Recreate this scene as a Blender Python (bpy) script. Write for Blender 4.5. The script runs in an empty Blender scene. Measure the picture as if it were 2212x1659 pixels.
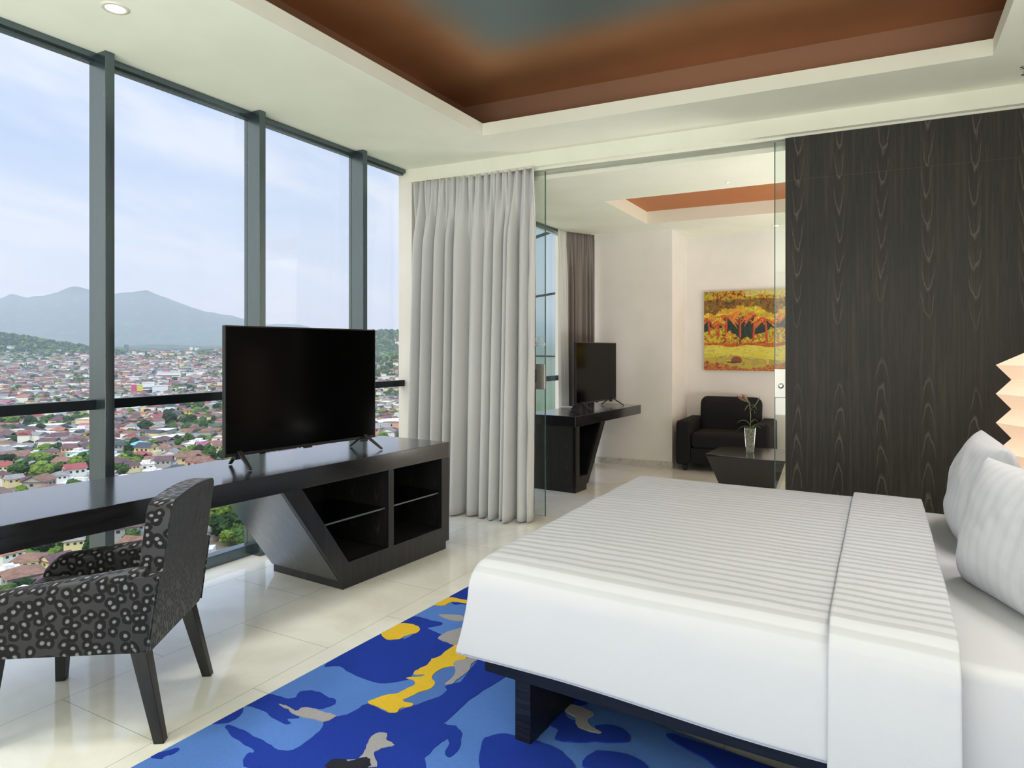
import bpy, bmesh, math, random
import numpy as np
from mathutils import Vector, Matrix, noise
from mathutils.geometry import tessellate_polygon
PI = math.pi
random.seed(7)
SC = bpy.context.scene
COL = SC.collection
YAW = math.radians(28.856)
SKYBASE = 0.74
SKYGAIN = 1.3
ZEN = 3.2
SUNE = 1.05
FILLP = 225
LIVP = 80
P1 = 120
P2 = 85
P3 = 5
HAZE = 1/7500.0

# ------------------------------------------------------------------ camera
cd = bpy.data.cameras.new('camera')
cam = bpy.data.objects.new('camera', cd)
COL.objects.link(cam)
cam.location = (0, 0, 1.42)
cam.rotation_euler = (PI/2, 0, YAW)
cd.sensor_width = 36.0
cd.lens = 1450.0/2212*36
cd.shift_y = -74.5/2212
cd.clip_start = 0.05
cd.clip_end = 60000
SC.camera = cam
SC.view_settings.view_transform = 'Standard'
SC.view_settings.look = 'None'
SC.view_settings.exposure = 0.5
SC.view_settings.gamma = 1.0
SC.view_settings.use_curve_mapping = False

# ------------------------------------------------------------------ node helpers
class NT:
    def __init__(s, tree):
        s.t = tree; s.n = tree.nodes; s.l = tree.links
    def new(s, typ, **kw):
        nd = s.n.new(typ)
        for k, v in kw.items():
            if k.startswith('_'):
                setattr(nd, k[1:], v)
            else:
                key = int(k[1:]) if k[0] == 'i' and k[1:].isdigit() else k.replace('_', ' ')
                s.put(nd.inputs[key], v)
        return nd
    def put(s, sock, v):
        if isinstance(v, bpy.types.NodeSocket): s.l.new(v, sock)
        elif isinstance(v, bpy.types.Node): s.l.new(v.outputs[0], sock)
        else: sock.default_value = v
    def math(s, op, a, b=None, c=None, clamp=False):
        nd = s.n.new('ShaderNodeMath'); nd.operation = op; nd.use_clamp = clamp
        s.put(nd.inputs[0], a)
        if b is not None: s.put(nd.inputs[1], b)
        if c is not None: s.put(nd.inputs[2], c)
        return nd.outputs[0]
    def mix(s, f, a, b, blend='MIX'):
        nd = s.n.new('ShaderNodeMix'); nd.data_type = 'RGBA'; nd.blend_type = blend
        s.put(nd.inputs[0], f); s.put(nd.inputs[6], a); s.put(nd.inputs[7], b)
        return nd.outputs[2]
    def ramp(s, f, stops, interp='LINEAR'):
        nd = s.n.new('ShaderNodeValToRGB'); nd.color_ramp.interpolation = interp
        el = nd.color_ramp.elements
        while len(el) < len(stops): el.new(0.5)
        for e, (p, c) in zip(el, stops):
            e.position = p; e.color = c if len(c) == 4 else (*c, 1)
        s.put(nd.inputs[0], f)
        return nd.outputs[0]
    def smooth(s, v, a, b, lo=0.0, hi=1.0):
        nd = s.n.new('ShaderNodeMapRange'); nd.interpolation_type = 'SMOOTHSTEP'
        s.put(nd.inputs[0], v)
        for i, q in enumerate((a, b, lo, hi)): nd.inputs[i+1].default_value = q
        return nd.outputs[0]
    def noise(s, vec, scale, detail=3.0, rough=0.5, dist=0.0):
        nd = s.n.new('ShaderNodeTexNoise')
        if vec is not None: s.put(nd.inputs['Vector'], vec)
        nd.inputs['Scale'].default_value = scale; nd.inputs['Detail'].default_value = detail
        nd.inputs['Roughness'].default_value = rough; nd.inputs['Distortion'].default_value = dist
        return nd.outputs[0]
    def scale(s, vec, sc, rot=(0, 0, 0), loc=(0, 0, 0)):
        nd = s.n.new('ShaderNodeMapping'); s.put(nd.inputs[0], vec)
        nd.inputs['Scale'].default_value = sc; nd.inputs['Rotation'].default_value = rot
        nd.inputs['Location'].default_value = loc
        return nd.outputs[0]
    def sep(s, vec):
        nd = s.n.new('ShaderNodeSeparateXYZ'); s.put(nd.inputs[0], vec); return nd.outputs
    def comb(s, x, y, z):
        nd = s.n.new('ShaderNodeCombineXYZ')
        for i, q in enumerate((x, y, z)): s.put(nd.inputs[i], q)
        return nd.outputs[0]
    def bump(s, h, strength=0.2, dist=0.01):
        nd = s.n.new('ShaderNodeBump'); s.put(nd.inputs['Height'], h)
        nd.inputs['Strength'].default_value = strength; nd.inputs['Distance'].default_value = dist
        return nd.outputs[0]
    def obj(s): return s.n.new('ShaderNodeTexCoord').outputs['Object']

def lin(r, g, b):
    f = lambda c: (c/255/12.92 if c/255 <= 0.04045 else ((c/255+0.055)/1.055)**2.4)
    return (f(r), f(g), f(b), 1)

def mat(name, col=(0.8, 0.8, 0.8, 1), rough=0.5, metal=0.0, spec=0.5, fn=None, emit=None, es=0.0, **kw):
    m = bpy.data.materials.new(name); m.use_nodes = True
    t = NT(m.node_tree); b = m.node_tree.nodes['Principled BSDF']
    b.inputs['Base Color'].default_value = col
    b.inputs['Roughness'].default_value = rough
    b.inputs['Metallic'].default_value = metal
    b.inputs['Specular IOR Level'].default_value = spec
    if emit: b.inputs['Emission Color'].default_value = emit; b.inputs['Emission Strength'].default_value = es
    for k, v in kw.items(): b.inputs[k.replace('_', ' ')].default_value = v
    if fn: fn(t, b)
    return m

# ------------------------------------------------------------------ sky: pale blue, thin cloud, brighter sky behind the viewer
world = bpy.data.worlds.new('sky'); SC.world = world; world.use_nodes = True
wt = NT(world.node_tree)
for nd in list(wt.n): wt.n.remove(nd)
tc = wt.n.new('ShaderNodeTexCoord').outputs['Generated']
sx, sy, sz = wt.sep(tc)
grad = wt.ramp(wt.math('MAXIMUM', sz, 0.0), [(0.0, lin(240, 245, 252)), (0.12, lin(218, 230, 250)), (0.30, lin(184, 208, 248)), (0.55, lin(160, 196, 245)), (1.0, lin(120, 165, 235))])
# flatten direction on a cloud layer
den = wt.math('ADD', wt.math('MAXIMUM', sz, 0.0), 0.22)
cv = wt.comb(wt.math('DIVIDE', sx, den), wt.math('DIVIDE', sy, den), 0.0)
cl1 = wt.noise(wt.scale(cv, (1.0, 0.45, 1.0), (0, 0, 0.5)), 1.5, 7.0, 0.58, 0.5)
cl = wt.smooth(cl1, 0.43, 0.66)
sky = wt.mix(wt.math('MULTIPLY', cl, 0.7), grad, lin(249, 250, 255))
# hazy sun side of the sky, away from the view
nd = wt.n.new('ShaderNodeVectorMath'); nd.operation = 'DOT_PRODUCT'
wt.put(nd.inputs[0], tc); nd.inputs[1].default_value = Vector((-0.15, -0.95, 0.10)).normalized()
gain = wt.smooth(nd.outputs['Value'], -0.05, 0.95, 1.0, SKYGAIN)
skyc = wt.mix(wt.smooth(nd.outputs['Value'], 0.0, 0.8), sky, lin(255, 250, 242))
low = wt.smooth(sz, -0.06, 0.0)
fin = wt.mix(low, lin(206, 202, 186), skyc)
bg = wt.n.new('ShaderNodeBackground'); wt.put(bg.inputs[0], fin)
zen = wt.smooth(sz, .44, .80, 1.0, ZEN)      # overcast sky, brightest overhead
wt.put(bg.inputs[1], wt.math('MULTIPLY', wt.math('MULTIPLY', gain, zen), SKYBASE))
wo = wt.n.new('ShaderNodeOutputWorld'); wt.l.new(bg.outputs[0], wo.inputs[0])

sl = bpy.data.lights.new('sun', 'SUN'); sl.energy = SUNE; sl.angle = math.radians(30); sl.color = (1.0, 0.97, 0.92)
sun = bpy.data.objects.new('sun', sl); COL.objects.link(sun)
sun.rotation_euler = Vector((-0.55, 0.42, -0.95)).to_track_quat('-Z', 'Y').to_euler()

def arealight(name, loc, direction, sx_, sy_, power, color=(1, 1, 1)):
    l = bpy.data.lights.new(name, 'AREA'); l.shape = 'RECTANGLE'; l.size = sx_; l.size_y = sy_; l.energy = power; l.color = color
    o = bpy.data.objects.new(name, l); COL.objects.link(o); o.location = loc
    o.rotation_euler = Vector(direction).to_track_quat('-Z', 'Y').to_euler()
    return o
# added fill lamp near the floor behind the camera, aimed up at the ceiling
arealight('upward_fill', (0.0, -2.2, .55), (0, .12, .99), 6.5, 3.6, FILLP, (0.97, 0.98, 1.0))
# unseen fill lamp added low in the living area, shining up to its ceiling
arealight('living_upward_fill', (1.4, 6.6, .35), (-.1, .1, 1), 3.0, 1.6, LIVP, (1.0, 0.97, 0.95))

# ------------------------------------------------------------------ mesh helpers
class MB:
    def __init__(s): s.v = []; s.f = []; s.m = []
    def add(s, vs, fs, m=0):
        o = len(s.v); s.v += [tuple(q) for q in vs]
        for f in fs: s.f.append(tuple(i+o for i in f)); s.m.append(m)
        return s
    def box(s, x0, x1, y0, y1, z0, z1, m=0):
        v = [(x, y, z) for z in (z0, z1) for y in (y0, y1) for x in (x0, x1)]
        return s.add(v, [(0, 2, 3, 1), (4, 5, 7, 6), (0, 1, 5, 4), (2, 6, 7, 3), (0, 4, 6, 2), (1, 3, 7, 5)], m)
    def hexa(s, bot, top, m=0):   # 4 bottom (ccw from above) + 4 top points
        return s.add(list(bot)+list(top), [(3, 2, 1, 0), (4, 5, 6, 7), (0, 1, 5, 4), (1, 2, 6, 5), (2, 3, 7, 6), (3, 0, 4, 7)], m)
    def prism(s, poly, z0, z1, m=0):   # horizontal polygon extruded in z
        n = len(poly)
        tri = tessellate_polygon([[Vector((x, y, 0)) for x, y in poly]])
        v = [(x, y, z0) for x, y in poly]+[(x, y, z1) for x, y in poly]
        area = sum(poly[i][0]*poly[(i+1) % n][1]-poly[(i+1) % n][0]*poly[i][1] for i in range(n))
        f = []
        for t in tri:
            a, b, c = t
            cr = (poly[b][0]-poly[a][0])*(poly[c][1]-poly[a][1])-(poly[b][1]-poly[a][1])*(poly[c][0]-poly[a][0])
            if cr < 0: a, b, c = c, b, a
            f.append((n+a, n+b, n+c)); f.append((c, b, a))
        for i in range(n):
            j = (i+1) % n
            f.append((i, j, n+j, n+i) if area > 0 else (j, i, n+i, n+j))
        return s.add(v, f, m)
    def extr(s, poly, o, du, dv, dn, m=0):  # polygon (u,v) on plane o+u*du+v*dv extruded by dn
        o, du, dv, dn = map(Vector, (o, du, dv, dn)); n = len(poly)
        tri = tessellate_polygon([[Vector((x, y, 0)) for x, y in poly]])
        v = [o+du*x+dv*y for x, y in poly]+[o+du*x+dv*y+dn for x, y in poly]
        f = [tuple(t) for t in tri]+[tuple(n+i for i in reversed(t)) for t in tri]
        f += [(i, (i+1) % n, n+(i+1) % n, n+i) for i in range(n)]
        return s.add(v, f, m)
    def bar(s, a, b, w, h, m=0, up=(0, 0, 1), w2=None, h2=None):
        a, b = Vector(a), Vector(b); d = (b-a).normalized(); u = Vector(up)
        x = d.cross(u)
        if x.length < 1e-4: x = d.cross(Vector((1, 0, 0)))
        x.normalize(); z = x.cross(d)
        w2 = w if w2 is None else w2; h2 = h if h2 is None else h2
        p = lambda c, ww, hh: [c-x*ww/2-z*hh/2, c+x*ww/2-z*hh/2, c+x*ww/2+z*hh/2, c-x*ww/2+z*hh/2]
        return s.hexa(p(a, w, h), p(b, w2, h2), m)
    def tube(s, pts, r, n=10, m=0, caps=True):
        pts = [Vector(p) for p in pts]; rs = r if isinstance(r, (list, tuple)) else [r]*len(pts)
        v = []; f = []
        ref = Vector((0, 0, 1)) if abs((pts[-1]-pts[0]).normalized().z) < .9 else Vector((1, 0, 0))
        for i, p in enumerate(pts):
            d = (pts[min(i+1, len(pts)-1)]-pts[max(i-1, 0)]).normalized()
            x = d.cross(ref).normalized(); z = x.cross(d)
            for k in range(n):
                a = 2*PI*k/n; v.append(p+(x*math.cos(a)+z*math.sin(a))*rs[i])
        for i in range(len(pts)-1):
            for k in range(n): f.append((i*n+k, i*n+(k+1) % n, (i+1)*n+(k+1) % n, (i+1)*n+k))
        if caps: f.append(tuple(range(n-1, -1, -1))); f.append(tuple((len(pts)-1)*n+k for k in range(n)))
        return s.add(v, f, m)
    def lathe(s, prof, c=(0, 0, 0), n=32, m=0, ax='z', caps=True):
        v = []; f = []
        for r, h in prof:
            for k in range(n):
                a = 2*PI*k/n; p = (r*math.cos(a), r*math.sin(a), h)
                if ax == 'y': p = (p[0], p[2], p[1])
                if ax == 'x': p = (p[2], p[0], p[1])
                v.append((p[0]+c[0], p[1]+c[1], p[2]+c[2]))
        for i in range(len(prof)-1):
            for k in range(n): f.append((i*n+k, i*n+(k+1) % n, (i+1)*n+(k+1) % n, (i+1)*n+k))
        if caps: f.append(tuple(range(n-1, -1, -1))); f.append(tuple((len(prof)-1)*n+k for k in range(n)))
        return s.add(v, f, m)
    def grid(s, nu, nv, fn, m=0, closed_u=False):
        v = [fn(i/(nu-1) if not closed_u else i/nu, j/(nv-1)) for i in range(nu) for j in range(nv)]
        f = []
        for i in range(nu if closed_u else nu-1):
            i2 = (i+1) % nu
            for j in range(nv-1): f.append((i*nv+j, i2*nv+j, i2*nv+j+1, i*nv+j+1))
        return s.add(v, f, m)
    def mesh(s, name, mats, smooth=False, recalc=True):
        me = bpy.data.meshes.new(name); me.from_pydata(s.v, [], s.f)
        for q in (mats if isinstance(mats, (list, tuple)) else [mats]): me.materials.append(q)
        me.polygons.foreach_set('material_index', s.m)
        if smooth: me.polygons.foreach_set('use_smooth', [True]*len(s.f))
        me.update()
        if recalc:
            bm = bmesh.new(); bm.from_mesh(me); bmesh.ops.recalc_face_normals(bm, faces=bm.faces); bm.to_mesh(me); bm.free()
        return me
    def build(s, name, mats, parent=None, smooth=False, bevel=0, seg=2, loc=None, rz=0, solid=0, sub=0, recalc=True):
        o = bpy.data.objects.new(name, s.mesh(name, mats, smooth, recalc)); COL.objects.link(o)
        if parent: o.parent = parent
        if loc is not None: o.location = loc
        o.rotation_euler.z = rz
        if solid:
            q = o.modifiers.new('solid', 'SOLIDIFY'); q.thickness = solid; q.offset = 0
        if bevel:
            q = o.modifiers.new('bevel', 'BEVEL'); q.width = bevel; q.segments = seg; q.limit_method = 'ANGLE'; q.angle_limit = math.radians(35)
            o.data.polygons.foreach_set('use_smooth', [True]*len(o.data.polygons))
            w_ = o.modifiers.new('wn', 'WEIGHTED_NORMAL'); w_.keep_sharp = False
        if sub:
            q = o.modifiers.new('sub', 'SUBSURF'); q.levels = sub; q.render_levels = sub
        return o

def tag(o, label=None, cat=None, group=None, kind=None):
    if label: o['label'] = label
    if cat: o['category'] = cat
    if group: o['group'] = group
    if kind: o['kind'] = kind
    return o
def thing(name, label, cat, loc=(0, 0, 0), rz=0, group=None):
    o = bpy.data.objects.new(name, None); COL.objects.link(o); o.empty_display_size = .1
    o.location = loc; o.rotation_euler = (0, 0, rz)
    return tag(o, label, cat, group)
def kids(o): return [c for c in bpy.data.objects if c.parent == o]
def struct(o): o['kind'] = 'structure'; return o

# ------------------------------------------------------------------ materials
def f_plaster(t, b):
    o = t.obj(); n = t.noise(o, 3.0, 4.0)
    t.put(b.inputs['Base Color'], t.mix(t.smooth(n, .3, .7), PL1, PL2))
    t.put(b.inputs['Normal'], t.bump(t.noise(o, 220.0, 2.0), 0.05, 0.002))
PL1, PL2 = lin(243, 239, 233), lin(238, 234, 227)
M_wall = mat('white_plaster', rough=0.75, fn=f_plaster)
PL1, PL2 = lin(245, 247, 230), lin(241, 243, 225)
M_ceil = mat('ceiling_paint', lin(236, 236, 224), rough=0.7, fn=f_plaster)

def f_marble(t, b):
    o = t.obj()
    v = t.scale(o, (1, 1, 1), (0, 0, -PI/2), (0, 0, 0))
    br = t.new('ShaderNodeTexBrick', _offset=0.5, Vector=t.scale(o, (1, 1, 1), (0, 0, PI/2), (0.20, 2.913, 0)), Scale=1.0, Mortar_Size=0.0016, Mortar_Smooth=0.3, Brick_Width=0.87, Row_Height=0.605)
    br.inputs['Color1'].default_value = (1, 1, 1, 1); br.inputs['Color2'].default_value = (.9, .9, .9, 1); br.inputs['Mortar'].default_value = (.0, .0, .0, 1)
    n1 = t.noise(o, 2.2, 6.0, 0.6, 0.8); n2 = t.noise(t.scale(o, (1, 1.5, 1)), 14.0, 8.0, 0.65, 1.6)
    c = t.mix(t.smooth(n1, .35, .7), lin(240, 239, 231), lin(226, 224, 212))
    c = t.mix(t.smooth(n2, .66, .76, 0, .35), c, lin(140, 142, 135))
    c = t.mix(t.math('SUBTRACT', 1.0, br.outputs['Fac']), lin(165, 163, 152), c)
    tone = t.mix(0.55, (1, 1, 1, 1), br.outputs['Color'])
    t.put(b.inputs['Base Color'], c)
    t.put(b.inputs['Roughness'], t.smooth(n1, .2, .8, .045, .10))
M_floor = mat('cream_marble_tiles', rough=0.08, spec=0.6, fn=f_marble)

def f_frame(t, b):
    n = t.noise(t.scale(t.obj(), (30, 30, 1.5)), 4.0, 3.0)
    t.put(b.inputs['Base Color'], t.mix(n, lin(94, 107, 113), lin(108, 120, 125)))
    t.put(b.inputs['Roughness'], t.smooth(n, .2, .8, .20, .28))
M_frame = mat('blue_grey_anodised_aluminium', rough=0.3, metal=0.9, fn=f_frame)
M_darkmetal = mat('dark_metal', lin(38, 44, 48), 0.35, 0.8)

def glassmat(name, tint, refl=0.06, maxr=.6):
    m = bpy.data.materials.new(name); m.use_nodes = True; t = NT(m.node_tree)
    for nd in list(t.n): t.n.remove(nd)
    tr = t.new('ShaderNodeBsdfTransparent', Color=tint); gl = t.new('ShaderNodeBsdfGlossy', Roughness=0.0, Color=(1, 1, 1, 1))
    lw = t.new('ShaderNodeFresnel', IOR=1.5)
    fac = t.math('MULTIPLY', lw.outputs[0], refl)
    mx = t.n.new('ShaderNodeMixShader'); t.put(mx.inputs[0], fac); t.l.new(tr.outputs[0], mx.inputs[1]); t.l.new(gl.outputs[0], mx.inputs[2])
    out = t.n.new('ShaderNodeOutputMaterial'); t.l.new(mx.outputs[0], out.inputs[0])
    return m
M_pane = glassmat('window_glass', (0.98, 0.99, 0.99, 1), 0.06)
M_door = glassmat('sliding_glass', (0.93, 0.965, 0.945, 1), 1.1)
M_gedge = mat('green_glass_edge', lin(70, 105, 95), 0.2, 0.0, 0.6)
M_shelf = glassmat('clear_glass', (0.72, 0.78, 0.77, 1), 1.6)

def f_wood(t, b, c1, c2, c3, lo, hi, along='z'):
    o = t.obj()
    sc = {'z': (1, 1, .035), 'x': (.035, 1, 1), 'y': (1, .035, 1)}[along]
    n = t.noise(t.scale(o, sc), 190.0, 4.0, .6); n2 = t.noise(t.scale(o, sc), 28.0, 3.0, .5, .4)
    c = t.mix(t.smooth(n, .35, .7), c1, c2); c = t.mix(t.smooth(n2, .45, .75, 0, .7), c, c3)
    t.put(b.inputs['Base Color'], c)
    t.put(b.inputs['Roughness'], t.smooth(n, .3, .7, lo, hi))
    t.put(b.inputs['Normal'], t.bump(n, .12, .001))
M_desk = mat('black_stained_desk_wood', spec=.5, fn=lambda t, b: f_wood(t, b, lin(20, 20, 22), lin(32, 32, 35), lin(40, 41, 44), .13, .2, 'y'), Coat_Weight=.55, Coat_Roughness=.19)
M_deskside = mat('black_stained_vertical_wood', spec=.5, fn=lambda t, b: f_wood(t, b, lin(20, 20, 22), lin(34, 34, 37), lin(44, 45, 48), .30, .42, 'z'))
M_slant = mat('satin_black_stained_wood', spec=.5, fn=lambda t, b: f_wood(t, b, lin(34, 35, 37), lin(52, 54, 56), lin(66, 68, 70), .3, .4, 'z'), Coat_Weight=1.0, Coat_Roughness=.22)
M_bedwood = mat('black_stained_bed_wood', spec=.5, fn=lambda t, b: f_wood(t, b, lin(12, 13, 18), lin(22, 24, 32), lin(30, 32, 42), .35, .5, 'x'))
M_legwood = mat('black_stained_chair_wood', spec=.5, fn=lambda t, b: f_wood(t, b, lin(16, 16, 17), lin(28, 28, 30), lin(34, 34, 36), .3, .4, 'z'))

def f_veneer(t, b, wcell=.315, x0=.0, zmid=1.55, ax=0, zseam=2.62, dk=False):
    o = t.obj(); xs = t.sep(o); x, z = xs[ax], xs[2]
    fine = t.noise(t.scale(o, (1, 1, .02)), 330.0, 5.0, .65); mid = t.noise(t.scale(o, (1, 1, .03)), 45.0, 4.0, .6, .3)
    wob = t.noise(t.scale(o, (2.0, 2.0, .5)), 3.0, 2.0)
    big = t.noise(t.scale(o, (3, 3, .6)), 2.0, 2.0)
    c = t.mix(t.smooth(fine, .32, .68), lin(34, 33, 31), lin(58, 56, 52))
    c = t.mix(t.smooth(mid, .42, .7, 0, .75), c, lin(68, 64, 57))
    c = t.mix(t.smooth(big, .45, .7, 0, .5), c, lin(38, 36, 35))
    # cathedral figure, one column per veneer leaf
    u0 = t.math('ADD', t.math('MULTIPLY', t.math('SUBTRACT', x, x0), 1/wcell), t.math('MULTIPLY', t.math('SUBTRACT', wob, .5), .25))
    cell = t.math('FLOOR', u0); u = t.math('MULTIPLY', t.math('SUBTRACT', t.math('SUBTRACT', u0, cell), .5), wcell)
    rnd = t.new('ShaderNodeTexWhiteNoise', _noise_dimensions='1D', W=cell).outputs[0]
    zz = t.math('SUBTRACT', t.math('ADD', z, t.math('MULTIPLY', rnd, .2)), zmid)
    sgn = t.math('SIGN', zz)
    u2 = t.math('MULTIPLY', t.math('POWER', t.math('ABSOLUTE', u), 1.7), 44.0)
    az = t.math('POWER', t.math('ADD', t.math('ABSOLUTE', zz), .001), .8)
    seam = t.math('MULTIPLY', t.math('GREATER_THAN', z, zseam), .37)
    f = t.math('ADD', t.math('SUBTRACT', az, u2), seam)
    jit = t.noise(t.scale(o, (14, 14, 5)), 2.0, 3.0)
    ring = t.math('FRACT', t.math('ADD', t.math('MULTIPLY', f, 5.6), t.math('MULTIPLY', jit, .7)))
    line = t.math('MULTIPLY', t.smooth(ring, .72, .93), t.smooth(ring, 1.0, .95))
    halo = t.smooth(ring, .15, .85)
    msk = t.math('MULTIPLY', t.smooth(t.math('ABSOLUTE', u), .042, .024), t.smooth(t.math('ABSOLUTE', zz), .12, .3))
    c = t.mix(t.math('MULTIPLY', t.math('MULTIPLY', halo, msk), .55), c, lin(44, 39, 36))
    c = t.mix(t.math('MULTIPLY', t.math('MULTIPLY', line, msk), t.smooth(fine, .25, .6, .15, .6)), c, lin(112, 108, 101))
    sm = t.smooth(t.math('ABSOLUTE', t.math('SUBTRACT', z, zseam)), .0035, .0, 0, .5)
    c = t.mix(sm, c, lin(80, 76, 70))
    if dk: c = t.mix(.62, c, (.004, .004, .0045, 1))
    t.put(b.inputs['Base Color'], c)
    t.put(b.inputs['Roughness'], t.smooth(fine, .3, .7, .42, .6))
    t.put(b.inputs['Normal'], t.bump(fine, .1, .001))
M_veneer = mat('charcoal_crown_cut_veneer', spec=.35, fn=lambda t, b: f_veneer(t, b, .262, -.575))
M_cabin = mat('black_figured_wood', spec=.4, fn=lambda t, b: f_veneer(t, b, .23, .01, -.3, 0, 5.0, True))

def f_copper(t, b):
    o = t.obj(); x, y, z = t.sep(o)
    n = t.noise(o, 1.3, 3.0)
    # teal reflection painted into the colour mid-ceiling, blending out into copper leaf
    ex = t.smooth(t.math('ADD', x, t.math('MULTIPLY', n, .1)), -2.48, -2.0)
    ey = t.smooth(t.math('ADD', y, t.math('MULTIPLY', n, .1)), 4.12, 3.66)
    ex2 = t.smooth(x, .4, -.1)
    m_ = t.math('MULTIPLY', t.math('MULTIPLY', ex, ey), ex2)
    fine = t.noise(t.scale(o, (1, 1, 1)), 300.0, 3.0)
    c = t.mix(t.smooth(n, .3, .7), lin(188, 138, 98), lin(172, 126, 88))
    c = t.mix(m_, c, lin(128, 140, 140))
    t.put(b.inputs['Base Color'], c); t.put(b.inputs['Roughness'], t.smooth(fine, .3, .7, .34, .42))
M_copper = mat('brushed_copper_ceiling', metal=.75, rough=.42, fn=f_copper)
M_copperband = mat('brushed_copper_band', lin(150, 118, 96), .45, .5)
M_copper2 = mat('orange_copper_ceiling', lin(194, 120, 66), .5, .4)

def f_curtain(t, b):
    o = t.obj(); n = t.noise(t.scale(o, (1, 1, .4)), 260.0, 2.0)
    t.put(b.inputs['Base Color'], t.mix(n, CU1, CU2)); t.put(b.inputs['Normal'], t.bump(n, .1, .001))
CU1, CU2 = lin(208, 208, 208), lin(220, 220, 219)
M_curtain = mat('grey_curtain_cloth', rough=.8, spec=.2, fn=f_curtain)
CU1, CU2 = lin(128, 120, 116), lin(142, 134, 130)
M_curtain2 = mat('taupe_curtain_cloth', rough=.8, spec=.2, fn=f_curtain)
def f_sheer(t, b):
    b.inputs['Transmission Weight'].default_value = 0
    b.inputs['Alpha'].default_value = .72
M_sheer = mat('white_sheer_cloth', lin(238, 238, 232), rough=.9, fn=f_sheer)

def f_stripe(t, b):
    # satin stripe woven into the cotton, coordinate stored per vertex
    a = t.new('ShaderNodeAttribute', _attribute_name='stripe').outputs['Vector']
    u, m_, _ = t.sep(a)
    fr = t.math('FRACT', t.math('MULTIPLY', u, 1/.052))
    s_ = t.math('MULTIPLY', t.smooth(fr, .08, .22), t.smooth(fr, .62, .48))
    s_ = t.math('MULTIPLY', s_, m_)
    fine = t.noise(t.obj(), 500.0, 2.0)
    t.put(b.inputs['Base Color'], t.mix(t.math('MULTIPLY', s_, .8), lin(203, 204, 209), lin(180, 180, 183)))
    t.put(b.inputs['Roughness'], t.smooth(s_, 0, 1, .75, .5))
    n = t.noise(t.scale(t.obj(), (1, 2, 1)), 5.0, 3.0)
    t.put(b.inputs['Normal'], t.bump(t.math('ADD', t.math('MULTIPLY', n, 8.0), fine), .08, .003))
M_stripe = mat('white_satin_stripe_cotton', rough=.7, spec=.25, fn=f_stripe)
def f_sheet(t, b):
    n = t.noise(t.obj(), 4.0, 3.0); t.put(b.inputs['Normal'], t.bump(n, .3, .02))
M_sheet = mat('white_cotton_sheet', lin(208, 208, 212), .8, spec=.2, fn=f_sheet)

def f_leopard(t, b, sc, c0, c1, c2, sq=(1, 1, 1)):
    x_, y_, z_ = t.sep(t.obj()); v = t.scale(t.comb(t.math('ADD', x_, y_), t.math('ADD', z_, t.math('MULTIPLY', x_, .7)), 0.0), sq)
    dv = t.new('ShaderNodeTexNoise', Vector=v, Scale=sc*.8); dv.inputs['Detail'].default_value = 2
    q = t.n.new('ShaderNodeVectorMath'); q.operation = 'MULTIPLY_ADD'
    t.put(q.inputs[0], dv.outputs['Color']); q.inputs[1].default_value = (.022, .022, 0); t.put(q.inputs[2], v)
    vo = t.new('ShaderNodeTexVoronoi', _voronoi_dimensions='2D', Vector=q.outputs[0], Scale=sc, Randomness=.75)
    d = vo.outputs['Distance']
    ring = t.math('MULTIPLY', t.smooth(d, .16, .24), t.smooth(d, .53, .46))
    core = t.smooth(d, .19, .12)
    c = t.mix(ring, c0, c1); c = t.mix(core, c, c2)
    t.put(b.inputs['Base Color'], c); t.put(b.inputs['Roughness'], t.smooth(ring, 0, 1, .38, .85))
    t.put(b.inputs['Normal'], t.bump(ring, .4, .002))
M_leo = mat('leopard_weave_fabric', spec=.3, fn=lambda t, b: f_leopard(t, b, 25.0, lin(36, 36, 41), lin(9, 9, 10), lin(116, 116, 122)), Sheen_Weight=.15)
M_leo2 = mat('leopard_weave_fabric_reverse', spec=.3, fn=lambda t, b: f_leopard(t, b, 32.0, lin(6, 6, 7), lin(38, 38, 39), lin(7, 7, 8), (1, .7, 1)), Sheen_Weight=.15)

def f_black_fabric(t, b):
    n = t.noise(t.obj(), 380.0, 3.0); t.put(b.inputs['Base Color'], t.mix(n, lin(20, 20, 21), lin(48, 48, 50))); t.put(b.inputs['Normal'], t.bump(n, .3, .002))
M_blackfab = mat('black_tweed_fabric', rough=.9, spec=.2, fn=f_black_fabric)

M_screen = mat('black_screen', (0.001, 0.001, 0.0011, 1), .12, 0, .10)
M_bezel = mat('black_bezel_plastic', lin(26, 26, 28), .35)
M_plastic = mat('white_plastic', lin(235, 235, 232), .4)
M_steel = mat('brushed_steel', lin(190, 188, 182), .32, .9)
M_chrome = mat('chrome', lin(210, 210, 210), .12, 1.0)
M_track = mat('white_track', lin(222, 220, 208), .5)

def f_rug(base):
    def f(t, b):
        o = t.obj(); n = t.noise(o, 420.0, 2.0); n2 = t.noise(o, 3.2, 4.0)
        n3 = t.noise(o, 55.0, 3.0)
        d = tuple(c*.74 for c in base[:3])+(1,)
        c = t.mix(t.smooth(n, .25, .75), d, base); c = t.mix(t.smooth(n2, .35, .75, 0, .3), c, d); c = t.mix(t.smooth(n3, .5, .72, 0, .4), c, d)
        t.put(b.inputs['Base Color'], c); t.put(b.inputs['Normal'], t.bump(n, .6, .004))
    return f
RUG = {'B': lin(92, 136, 214), 'D': lin(36, 64, 166), 'L': lin(88, 128, 200), 'Y': lin(240, 200, 60), 'G': lin(172, 170, 172), 'K': lin(44, 46, 54)}
M_rug = {k: mat('rug_pile_'+{'B': 'mid_blue', 'D': 'deep_blue', 'L': 'pale_blue', 'Y': 'yellow', 'G': 'grey', 'K': 'charcoal'}[k], rough=.95, spec=.1, fn=f_rug(c)) for k, c in RUG.items()}

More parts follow.
